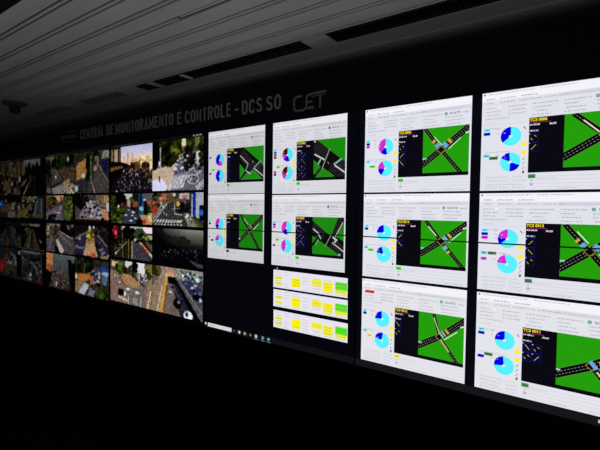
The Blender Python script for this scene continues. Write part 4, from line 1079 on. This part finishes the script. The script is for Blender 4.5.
def P_gen(kind):
    def f(p):
        if kind == 'crosswalk':
            p.rect(0, 0, 1, 1, (66, 60, 52), 12); p.rect(0, 0, 0.3, 0.2, (110, 110, 80), 14); p.tree(0.42, 0.2, 0.2, 0.16, (44, 62, 26), 60); p.tree(0.08, 0.35, 0.07, 0.3, (40, 52, 24), 40); p.tree(0.8, 0.15, 0.15, 0.12, (40, 50, 34), 30); p.ell(0.78, 0.12, 0.03, 0.06, (170, 170, 170))
            p.poly([(0.22, 0.3), (0.34, 0.35), (0.62, 0.72), (0.7, 1), (0.2, 1)], (84, 82, 84), 8); p.poly([(0.42, 0.35), (1, 0.35), (1, 0.75), (0.7, 0.72)], (92, 76, 62), 14); p.line((0.34, 0.36), (0.66, 0.78), 0.02, (160, 120, 100)); p.poly([(0.6, 0.7), (0.8, 0.62), (1, 0.8), (1, 0.95), (0.8, 1), (0.72, 1)], (166, 140, 112), 10)
            p.line((0.2, 0.82), (0.6, 0.68), 0.04, (40, 40, 40)); p.zebra((0.24, 0.84), (0.66, 0.74), 8, 0.24, 0.04, (176, 172, 164)); p.ell(0.36, 0.55, 0.03, 0.03, (210, 210, 206)); p.ell(0.1, 0.9, 0.08, 0.08, (96, 110, 110)); p.specks([(0.8, 0.7), (1, 0.7), (1, 1), (0.85, 1)], [(196, 196, 196), (40, 40, 50)], 12, 0.03, 0.03)
        elif kind == 'yellowblock':
            p.rect(0, 0, 1, 1, (70, 66, 58), 14); p.tree(0.2, 0.1, 0.2, 0.08, (60, 64, 30), 30); p.tree(0.55, 0.12, 0.2, 0.1, (50, 64, 36), 34); p.poly([(0.04, 0.34), (0.12, 0.25), (0.34, 0.16), (0.34, 0.55), (0.12, 0.68), (0.04, 0.68)], (184, 136, 70), 16); p.ell(0.26, 0.58, 0.05, 0.06, (206, 200, 196)); p.tree(0.42, 0.45, 0.06, 0.28, (34, 40, 24), 50); p.rect(0.46, 0.1, 0.50, 0.72, (96, 130, 84))
            p.poly([(0.58, 0.2), (0.66, 0.2), (1, 0.75), (1, 1), (0.55, 1)], (92, 88, 82), 8); p.tree(0.64, 0.3, 0.05, 0.14, (120, 106, 90), 24); p.poly([(0.76, 0.26), (0.96, 0.22), (0.96, 0.5), (0.84, 0.56)], (44, 48, 100), 8); p.rect(0.80, 0.02, 1, 0.2, (150, 150, 150), 20); p.line((0.70, 0.35), (0.98, 0.75), 0.02, (140, 140, 134))
            p.poly([(0.14, 0.72), (0.3, 0.7), (0.2, 1), (0.08, 1)], (60, 62, 80), 8); p.poly([(0.4, 0.72), (0.52, 0.72), (0.58, 1), (0.34, 1)], (70, 72, 86), 8); p.line((0.5, 0.7), (0.6, 1), 0.03, (176, 150, 130)); p.ell(0.04, 0.88, 0.05, 0.08, (180, 196, 200))
        elif kind == 'arch':
            p.rect(0, 0, 1, 1, (88, 80, 84), 10); p.rect(0, 0, 0.62, 0.3, (120, 100, 60), 16); p.poly([(0.3, 0), (0.62, 0), (0.55, 0.28), (0.42, 0.2)], (210, 156, 116), 10); p.tree(0.22, 0.25, 0.16, 0.16, (78, 84, 34), 50); p.tree(0.08, 0.5, 0.08, 0.1, (110, 70, 50), 18); p.rect(0.52, 0.06, 0.56, 0.35, (60, 50, 46))
            p.poly([(0.5, 0.36), (0.58, 0.42), (0.6, 1), (0, 1), (0, 0.68), (0.3, 0.5)], (106, 98, 116), 8); p.line((0.56, 0.4), (0.45, 0.68), 0.02, (190, 176, 190)); p.line((0.25, 0.66), (0.52, 0.72), 0.035, (206, 186, 190)); p.line((0.02, 0.78), (0.3, 0.62), 0.012, (150, 140, 160)); p.poly([(0.04, 1), (0.1, 0.82), (0.24, 0.76), (0.40, 0.8), (0.36, 1)], (30, 26, 30), 6); p.rect(0.2, 0.88, 0.36, 1, (70, 60, 60), 6); p.line((0.42, 0.78), (0.36, 1), 0.02, (170, 160, 166))
            p.rect(0.64, 0, 0.94, 1, (50, 64, 28), 14); p.tree(0.78, 0.5, 0.13, 0.5, (88, 112, 46), 120); p.rect(0.93, 0, 1, 1, (24, 22, 22), 6)
        elif kind == 'jam':
            p.rect(0, 0, 1, 1, (92, 80, 80), 12); p.tree(0.2, 0.25, 0.22, 0.25, (34, 38, 24), 80); p.rect(0.64, 0.02, 1, 0.45, (140, 116, 96), 20); p.rect(0.86, 0.04, 0.97, 0.3, (196, 156, 96), 14); p.rect(0.92, 0.3, 1, 0.6, (190, 200, 206)); p.poly([(0.5, 0.2), (0.6, 0.2), (0.9, 0.75), (0.9, 0.95), (0.08, 0.95), (0.3, 0.4)], (140, 128, 142), 10)
            p.specks([(0.38, 0.22), (0.66, 0.25), (0.86, 0.85), (0.2, 0.85)], [(184, 172, 188), (204, 196, 204), (50, 44, 52), (150, 140, 156), (34, 30, 36)], 130, 0.032, 0.04); p.poly([(0.78, 0.5), (0.94, 0.55), (1, 0.9), (0.84, 0.95)], (206, 150, 104), 14); p.line((0.02, 0.95), (0.28, 0.5), 0.02, (150, 140, 130)); p.rect(0.3, 0.83, 0.62, 0.9, (150, 130, 110)); p.rect(0, 0.92, 1, 1, (60, 40, 44), 8); p.ell(0.82, 0.92, 0.05, 0.08, (30, 26, 26))
        elif kind == 'busroad':
            p.rect(0, 0, 1, 1, (84, 78, 74), 12); p.rect(0.5, 0, 1, 0.4, (34, 28, 28), 8); p.specks([(0.7, 0), (1, 0), (1, 0.3), (0.75, 0.25)], [(110, 100, 100), (50, 40, 40)], 14, 0.05, 0.05); p.rect(0.1, 0, 0.5, 0.1, (120, 116, 110), 20); p.tree(0.36, 0.3, 0.1, 0.2, (84, 82, 56), 40); p.tree(0.06, 0.25, 0.05, 0.15, (150, 170, 110), 20)
            p.poly([(0.36, 0.25), (0.52, 0.25), (0.95, 0.6), (0.95, 1), (0.7, 1)], (96, 90, 90), 8); p.line((0.48, 0.25), (0.92, 0.48), 0.03, (190, 176, 166)); p.line((0.46, 0.32), (0.9, 0.72), 0.02, (150, 140, 132)); p.poly([(0.34, 0.58), (0.42, 0.54), (0.64, 0.9), (0.58, 1), (0.5, 1)], (190, 184, 176), 8); p.poly([(0.02, 0.5), (0.24, 0.42), (0.3, 1), (0.0, 1)], (96, 88, 100), 10); p.line((0.2, 0.4), (0.1, 0.95), 0.03, (140, 120, 104)); p.ell(0.05, 0.5, 0.06, 0.06, (110, 50, 36)); p.poly([(0.3, 0.75), (0.4, 0.8), (0.48, 1), (0.32, 1)], (36, 32, 32), 8)
        elif kind == 'island':
            p.rect(0, 0, 1, 1, (50, 44, 46), 12); p.ell(0.45, 0.06, 0.03, 0.06, (206, 206, 206)); p.ell(0.56, 0.06, 0.03, 0.06, (220, 214, 210)); p.tree(0.75, 0.12, 0.2, 0.1, (60, 54, 50), 30)
            p.poly([(0.34, 0.2), (0.42, 0.28), (0.26, 0.98), (0, 0.92), (0, 0.55)], (60, 60, 92), 8); p.line((0.02, 0.45), (0.36, 0.2), 0.05, (130, 126, 140)); p.poly([(0.02, 0.66), (0.28, 0.70), (0.26, 0.78), (0.0, 0.76)], (126, 120, 142), 6); p.ell(0.14, 0.44, 0.03, 0.03, (190, 190, 206)); p.poly([(0.56, 0.28), (0.70, 0.28), (0.98, 0.7), (0.98, 0.9), (0.66, 0.9)], (66, 62, 84), 10); p.line((0.66, 0.26), (0.95, 0.62), 0.04, (140, 130, 140)); p.specks([(0.62, 0.5), (0.8, 0.5), (0.98, 0.9), (0.7, 0.9)], [(150, 146, 156), (36, 32, 40)], 30, 0.03, 0.04)
            p.poly([(0.38, 0.42), (0.56, 0.42), (0.68, 0.98), (0.24, 0.96)], (204, 162, 110), 10); p.specks([(0.36, 0.42), (0.58, 0.42), (0.55, 0.6), (0.36, 0.6)], [(110, 80, 50), (190, 140, 80)], 20, 0.03, 0.03); p.tree(0.46, 0.26, 0.08, 0.12, (164, 176, 40), 50); p.ell(0.55, 0.93, 0.08, 0.07, (220, 84, 64), 8); p.poly([(0.72, 0.92), (0.96, 0.9), (0.96, 1), (0.78, 1)], (150, 126, 104), 8)
        elif kind == 'haze':
            p.grad(0, 0, 1, 1, (104, 118, 124), (66, 58, 54)); p.rect(0, 0, 0.24, 0.5, (206, 140, 70), 12); p.ell(0.12, 0.42, 0.1, 0.12, (190, 100, 56), 10); p.poly([(0.76, 0.12), (1, 0.1), (1, 1), (0.86, 1), (0.8, 0.6)], (22, 24, 30), 5); p.ell(0.93, 0.14, 0.05, 0.05, (110, 110, 100)); p.ell(0.45, 0.42, 0.3, 0.12, (92, 98, 96), 6, 0.7); p.poly([(0, 0.5), (0.2, 0.6), (0.1, 1), (0, 1)], (30, 26, 24), 6)
            p.specks([(0.2, 0.5), (0.75, 0.5), (0.85, 1), (0.12, 1)], [(110, 96, 84), (60, 50, 46), (84, 76, 74), (130, 110, 96)], 110, 0.03, 0.03); p.ell(0.36, 0.86, 0.03, 0.08, (190, 170, 150)); p.ell(0.55, 0.55, 0.05, 0.05, (120, 90, 84))
        elif kind == 'terminal':
            p.rect(0, 0, 1, 1, (70, 62, 52), 14); p.rect(0, 0, 0.55, 0.4, (34, 40, 24), 8); p.tree(0.2, 0.2, 0.22, 0.2, (48, 62, 30), 70); p.rect(0.28, 0.12, 0.3, 0.45, (140, 140, 110)); p.line((0.4, 0.4), (0.66, 0.24), 0.03, (170, 150, 120)); p.poly([(0, 0.46), (0.45, 0.40), (0.5, 0.52), (0.3, 0.62), (0, 0.62)], (200, 134, 66), 12); p.ell(0.24, 0.48, 0.06, 0.04, (220, 120, 50)); p.ell(0.02, 0.54, 0.04, 0.06, (220, 200, 190)); p.poly([(0, 0.64), (0.3, 0.62), (0.3, 0.75), (0.08, 0.95), (0, 0.95)], (150, 124, 96), 10)
            p.poly([(0.30, 0.66), (0.44, 0.70), (0.28, 1), (0.08, 0.96)], (186, 190, 204), 14); p.poly([(0.44, 0.5), (0.56, 0.46), (0.56, 0.62), (0.46, 0.7)], (206, 110, 60), 10); p.poly([(0.6, 0.2), (0.8, 0.2), (0.86, 0.6), (0.55, 0.6)], (80, 82, 106), 12); p.ell(0.88, 0.22, 0.1, 0.08, (40, 84, 176)); p.ell(0.88, 0.33, 0.1, 0.06, (150, 186, 226)); p.poly([(0.8, 0.4), (0.98, 0.38), (0.92, 0.62), (0.82, 0.62)], (110, 126, 160), 10)
            p.rect(0.55, 0.62, 0.8, 0.85, (84, 70, 60), 14); p.poly([(0.44, 0.76), (0.6, 0.84), (0.55, 1), (0.4, 0.98)], (130, 126, 140), 16); p.tree(0.8, 0.88, 0.14, 0.12, (62, 104, 34), 50); p.specks([(0.5, 0.3), (0.8, 0.3), (0.7, 0.7), (0.5, 0.7)], [(170, 164, 170), (30, 30, 34), (210, 206, 200)], 26, 0.03, 0.03)
        elif kind == 'olive':
            p.rect(0, 0, 1, 1, (66, 58, 44), 16); p.tree(0.4, 0.22, 0.4, 0.2, (84, 84, 56), 90); p.rect(0.86, 0.02, 1, 0.45, (110, 84, 56), 10); p.tree(0.12, 0.5, 0.12, 0.12, (60, 44, 40), 24); p.poly([(0.3, 0.55), (0.5, 0.55), (0.55, 1), (0.2, 1)], (112, 92, 60), 12); p.specks([(0, 0.45), (1, 0.4), (1, 1), (0, 1)], [(36, 32, 30), (96, 86, 70), (24, 22, 24), (130, 110, 90)], 60, 0.05, 0.05); p.ell(0.75, 0.86, 0.07, 0.05, (110, 116, 150)); p.poly([(0.9, 0.5), (1, 0.44), (1, 0.6), (0.92, 0.62)], (176, 150, 126)); p.ell(0.6, 0.66, 0.04, 0.05, (150, 146, 126))
        elif kind == 'whiteline':
            p.rect(0, 0, 1, 1, (22, 19, 18), 5); p.rect(0.12, 0, 0.9, 0.34, (122, 122, 130), 8); p.rect(0.02, 0.02, 0.16, 0.45, (124, 96, 66), 10); p.rect(0.0, 0.05, 0.06, 0.45, (60, 46, 40)); p.rect(0.82, 0, 0.9, 0.3, (36, 36, 66))
            for u, v in ((0.24, 0.3), (0.36, 0.24), (0.44, 0.34), (0.54, 0.28), (0.7, 0.24), (0.62, 0.36)): p.tree(u, v, 0.04, 0.12, (34, 34, 34), 14, 0.2)
            p.tree(0.85, 0.3, 0.12, 0.1, (18, 18, 18), 24, 0.2); p.rect(0, 0.42, 0.2, 0.6, (26, 20, 20)); p.line((0.52, 0.44), (0.12, 1), 0.012, (176, 160, 144), w2=0.05); p.line((0.54, 0.46), (0.3, 1), 0.01, (96, 84, 76), w2=0.02); p.poly([(0.02, 0.68), (0.26, 0.54), (0.3, 0.58), (0.05, 0.76)], (146, 120, 98), 8); p.line((0.42, 0.46), (0.36, 0.52), 0.03, (170, 160, 150)); p.poly([(0.54, 0.45), (0.62, 0.45), (0.66, 1), (0.42, 1)], (46, 42, 38), 6); p.line((0.6, 0.46), (0.56, 1), 0.012, (84, 80, 72))
        elif kind == 'bluesign':
            p.rect(0, 0, 1, 1, (70, 58, 46), 14); p.rect(0, 0, 1, 0.28, (34, 30, 28), 8); p.ell(0.1, 0.36, 0.13, 0.2, (26, 80, 170), 8); p.ell(0.06, 0.36, 0.04, 0.06, (130, 180, 230)); p.ell(0.32, 0.2, 0.07, 0.08, (126, 100, 70)); p.poly([(0.2, 0.4), (0.55, 0.35), (0.6, 0.75), (0.3, 0.95), (0, 0.8)], (104, 82, 58), 14); p.poly([(0.6, 0.3), (0.78, 0.25), (0.7, 0.65), (0.55, 0.6)], (150, 132, 120), 12); p.poly([(0.7, 0.4), (0.88, 0.4), (0.82, 0.75), (0.7, 0.7)], (52, 58, 66), 8); p.poly([(0.45, 0.7), (0.75, 0.7), (0.75, 1), (0.4, 1)], (124, 118, 106), 10); p.poly([(0.86, 0.7), (1, 0.55), (1, 1), (0.8, 1)], (130, 106, 60), 10); p.ell(0.92, 0.5, 0.06, 0.1, (170, 130, 120)); p.rect(0, 0.75, 0.4, 1, (60, 62, 50), 12)
        elif kind == 'viaduct':
            p.rect(0, 0, 1, 1, (60, 56, 48), 12); p.rect(0.05, 0, 0.65, 0.25, (106, 106, 84), 20); p.specks([(0.1, 0.05), (0.7, 0.05), (0.7, 0.25), (0.1, 0.25)], [(166, 166, 140), (50, 50, 40)], 24, 0.04, 0.04); p.poly([(0.6, 0.3), (0.66, 0.1), (0.86, 0.1), (0.88, 0.75), (0.55, 0.78)], (66, 78, 96), 8); p.rect(0.82, 0.1, 0.9, 0.78, (110, 112, 112)); p.line((0.68, 0.2), (0.56, 0.85), 0.025, (160, 164, 156)); p.poly([(0, 0.68), (0.42, 0.32), (0.46, 0.42), (0.18, 0.95), (0, 0.95)], (128, 110, 60), 12); p.poly([(0.42, 0.5), (0.52, 0.46), (0.52, 0.7), (0.4, 0.9), (0.34, 0.85)], (26, 24, 30), 6); p.ell(0.43, 0.57, 0.05, 0.08, (96, 106, 130)); p.poly([(0.5, 0.8), (0.9, 0.78), (0.9, 0.96), (0.5, 0.96)], (110, 98, 76), 10); p.rect(0.06, 0.35, 0.14, 0.55, (120, 110, 106)); p.specks([(0, 0.8), (0.5, 0.8), (0.5, 1), (0, 1)], [(160, 156, 140), (60, 50, 40)], 14, 0.04, 0.04)
        elif kind == 'corridor':
            p.rect(0, 0, 1, 1, (40, 42, 46), 8); p.rect(0, 0, 0.3, 0.4, (20, 20, 28), 5); p.tree(0.4, 0.3, 0.08, 0.3, (36, 54, 24), 60); p.poly([(0.3, 0.25), (0.36, 0.4), (0.28, 1), (0, 1), (0, 0.6)], (58, 62, 74), 8); p.poly([(0.48, 0.2), (0.58, 0.2), (0.86, 0.95), (0.5, 0.98)], (56, 62, 78), 8); p.line((0.55, 0.15), (0.85, 0.95), 0.03, (118, 108, 90)); p.poly([(0.36, 0.6), (0.44, 0.58), (0.46, 0.95), (0.3, 0.98)], (118, 60, 44), 12); p.ell(0.08, 0.75, 0.07, 0.03, (96, 104, 116)); p.poly([(0.7, 0.15), (1, 0.2), (1, 0.45), (0.76, 0.4)], (26, 26, 28), 8); p.poly([(0.82, 0.6), (1, 0.5), (1, 1), (0.9, 1)], (84, 76, 60), 14); p.poly([(0.62, 0.2), (0.72, 0.2), (0.8, 0.5), (0.72, 0.45)], (86, 92, 62), 12)
        elif kind == 'oliveroad':
            p.rect(0, 0, 1, 1, (26, 24, 28), 6); p.rect(0.34, 0.02, 0.8, 0.12, (150, 128, 132), 14); p.rect(0, 0.02, 0.3, 0.12, (80, 84, 80), 14); p.rect(0.72, 0.1, 0.95, 0.4, (16, 16, 40), 5); p.tree(0.3, 0.3, 0.1, 0.1, (92, 92, 66), 24); p.poly([(0.4, 0.22), (0.54, 0.22), (0.78, 0.96), (0.1, 0.92)], (84, 78, 54), 8); p.line((0.42, 0.3), (0.3, 0.95), 0.03, (120, 116, 84), w2=0.06); p.poly([(0.44, 0.3), (0.5, 0.3), (0.5, 0.95), (0.42, 0.95)], (48, 44, 34), 6); p.line((0.54, 0.3), (0.66, 0.95), 0.02, (106, 100, 78)); p.line((0.1, 0.55), (0.36, 0.36), 0.03, (100, 92, 76)); p.line((0.76, 0.58), (0.86, 0.7), 0.06, (150, 150, 140)); p.rect(0, 0.95, 1, 1, (90, 96, 90), 14)
        elif kind == 'redbus':
            p.rect(0, 0, 1, 1, (62, 58, 52), 14); p.rect(0, 0, 0.35, 0.35, (50, 60, 58), 10); p.poly([(0.2, 0.35), (0.36, 0.2), (0.36, 0.4), (0.14, 0.8), (0, 0.9), (0, 0.55)], (130, 56, 52), 14); p.ell(0.06, 0.72, 0.1, 0.14, (190, 40, 36), 10); p.specks([(0.35, 0.15), (0.9, 0.2), (0.9, 0.7), (0.4, 0.6)], [(110, 116, 120), (30, 30, 34), (140, 140, 140), (60, 60, 50)], 50, 0.05, 0.05); p.poly([(0.28, 0.55), (0.75, 0.58), (0.8, 0.9), (0.25, 0.9)], (84, 74, 60), 10); p.ell(0.55, 0.85, 0.1, 0.08, (40, 44, 70)); p.rect(0.8, 0, 1, 0.9, (32, 28, 26), 8); p.ell(0.92, 0.1, 0.07, 0.07, (150, 150, 150))
        elif kind == 'crowdcar':
            p.grad(0, 0, 1, 1, (64, 74, 74), (66, 56, 52)); p.ell(0.4, 0.03, 0.4, 0.06, (120, 126, 120), 8); p.specks([(0.05, 0.25), (0.9, 0.25), (0.9, 0.95), (0.05, 0.9)], [(106, 106, 108), (36, 36, 38), (84, 80, 80), (50, 46, 46), (140, 140, 140)], 130, 0.04, 0.03); p.ell(0.4, 0.75, 0.05, 0.08, (190, 180, 172)); p.ell(0.38, 0.9, 0.05, 0.05, (180, 170, 160)); p.ell(0.72, 0.94, 0.16, 0.06, (120, 46, 46), 10); p.rect(0.88, 0.05, 1, 1, (30, 30, 30), 6); p.tree(0.5, 0.2, 0.4, 0.08, (44, 56, 52), 40)
    return f

FEEDS = {   # column -> rows of (painter, label) left and right
    -2: [(P_sunset, 'hazy sunset avenue full of motorcycles', P_zebra, 'tree-lined avenue with zebra crossing and white cars'),
         (P_treestreet, 'street between trees with white cars and a blue pole', P_boulevard, 'empty grey avenue with zebra crossing and blue column'),
         (P_ramp, 'road with red tree and orange median', P_dusk, 'almost black dusk view'),
         (P_island, 'junction with a tan traffic island and white cars', P_underpass, 'road underpass with ochre barrier and white van')],
    -3: [(P_gen('crosswalk'), 'street with zebra crossing under dark trees', P_gen('yellowblock'), 'road beside an orange-yellow building'),
         (P_gen('arch'), 'curved ramp beside a bright green hedge', P_gen('jam'), 'traffic jam of pale cars'),
         (P_gen('busroad'), 'grey road with a white bus', P_gen('island'), 'tan traffic island with yellow-green tree'),
         (P_gen('haze'), 'hazy blue-grey street with orange edge', P_gen('terminal'), 'bus terminal with white bus and blue roof')],
    -4: [(P_gen('olive'), 'dim olive trees and brown street', P_gen('whiteline'), 'dark road with white diagonal line'),
         (P_gen('bluesign'), 'brown street with blue round sign', P_gen('viaduct'), 'blue-grey viaduct beside a tan bank'),
         (P_gen('corridor'), 'blue-grey road with a red bus lane', P_gen('oliveroad'), 'olive road seen head on'),
         (P_gen('redbus'), 'brown street with red vehicles at left', P_gen('crowdcar'), 'grey crowded street with white cars')],
}
ROWZ = {-2: [(0.268, 0.642), (0.004, 0.250), (-0.287, -0.020), (-0.668, -0.312)],
        -3: [(0.264, 0.641), (0.004, 0.246), (-0.322, -0.036), (-0.684, -0.340)],
        -4: [(0.262, 0.640), (0.004, 0.244), (-0.335, -0.046), (-0.694, -0.352)]}
RES = {-2: (84, 56), -3: (60, 44), -4: (44, 34)}
GAIN = {-2: 1.0, -3: 0.86, -4: 0.60}  # dimming of screens seen at an angle, put into the picture colours

LABELS = {
    (-4, 0): 'upper video display at the far left edge, dim, with olive trees and a blue sign',
    (-4, 1): 'lower video display at the far left edge, dim, with an olive road and red vehicles',
    (-3, 0): 'upper video display of four street views with an orange-yellow building and bright green hedge',
    (-3, 1): 'lower video display of four street views with a tan traffic island and white bus',
    (-2, 0): 'upper video display with a hazy sunset avenue and zebra crossings',
    (-2, 1): 'lower video display with an almost black dusk view and a road underpass',
    (-1, 0): 'upper video display of white dashboards with dark red pie slices',
    (-1, 1): 'lower video display with three yellow and green table strips and a row of taskbar icons',
    (0, 0): 'upper rightmost video display of white dashboards, two opposite blue slices in one pie',
    (0, 1): 'lower rightmost video display of white dashboards, one with a red cell at top left',
}
DESK = {-1: (5, 5, 12), 0: (8, 8, 16)}
for (k, row), label in LABELS.items():
    t, x0, z0, w, h = display(k, row, label)
    screen(t, w, h, DESK.get(k, (3, 3, 4)))
    b = 0.003
    lo, hi = z0 + b, z0 + h - b
    if k <= -2:
        for r in (0, 1) if row == 0 else (2, 3):
            pl, ll, pr, lr = FEEDS[k][r]
            za, zb = ROWZ[k][r]
            for side, (pf, lb) in enumerate(((pl, ll), (pr, lr))):
                pic = Pic(*RES[k], seed=100 * -k + 10 * r + side, base=(60, 60, 60))
                pf(pic)
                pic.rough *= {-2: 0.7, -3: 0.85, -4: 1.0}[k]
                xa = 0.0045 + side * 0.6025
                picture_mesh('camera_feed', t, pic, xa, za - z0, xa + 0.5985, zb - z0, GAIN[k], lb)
        if row == 0:
            f = Flat()
            f.rect(0.012, 0.645, w - 0.012, h - b, (14, 13, 14), 1)
            if k == -2:
                for i in range(3):
                    f.rect(w - 0.125 + 0.034 * i, 0.650, w - 0.100 + 0.034 * i, 0.661, (120, 120, 120), 2)
            f.faint(0.05, 0.651, 0.3, 0.006, (50, 48, 46), 2)
            f.build('viewer_toolbar', t, y=0.001)
    else:
        names = {(-1, 0): 'abcd', (-1, 1): 'cd', (0, 0): 'efhi', (0, 1): 'fgij'}[(k, row)]
        for nme in names:
            D = DASH[nme]
            dashboard(t, x0, z0, lo, hi, row == 0, D, ord(nme))
        if row == 1:
            if k == -1:
                tables(t, x0, z0)
                taskbar(t, x0, z0, -1.207, -0.003, 'search')
                f = Flat(); f.disc(-0.550 - x0, -0.2215 - z0, 0.0055, (150, 150, 154), 1, 12)
                f.build('mouse_cursor', t, y=0.001)
            else:
                taskbar(t, x0, z0, 0.003, 1.207, 'plain')

# ------------------------------------------------------------------ light: the screens themselves, an added fill lamp and the faint glow of the dark room
# added fill lamp, out of view at desk height, shining up to the ceiling
ld = bpy.data.lights.new('ceiling_fill', 'AREA')
ld.shape = 'RECTANGLE'
ld.size, ld.size_y = 2.6, 1.4
ld.energy = 8.5
ld.color = (0.95, 0.97, 1.0)
lo_ = bpy.data.objects.new('ceiling_fill', ld)
COL.objects.link(lo_)
lo_.location = (0.0, -2.2, H0 - 0.72)
lo_.rotation_euler = (PI, 0, 0)
wd = bpy.data.worlds.new('room_glow')
S.world = wd
wd.use_nodes = True
bg = wd.node_tree.nodes['Background']
bg.inputs['Color'].default_value = (1.0, 0.97, 0.96, 1)
bg.inputs['Strength'].default_value = 0.07

S.view_settings.view_transform = 'Standard'
S.view_settings.look = 'None'
S.view_settings.exposure = 0.0
S.view_settings.gamma = 1.0
S.view_settings.use_curve_mapping = False
S.cycles.use_denoising = True
S.cycles.filter_width = 1.5
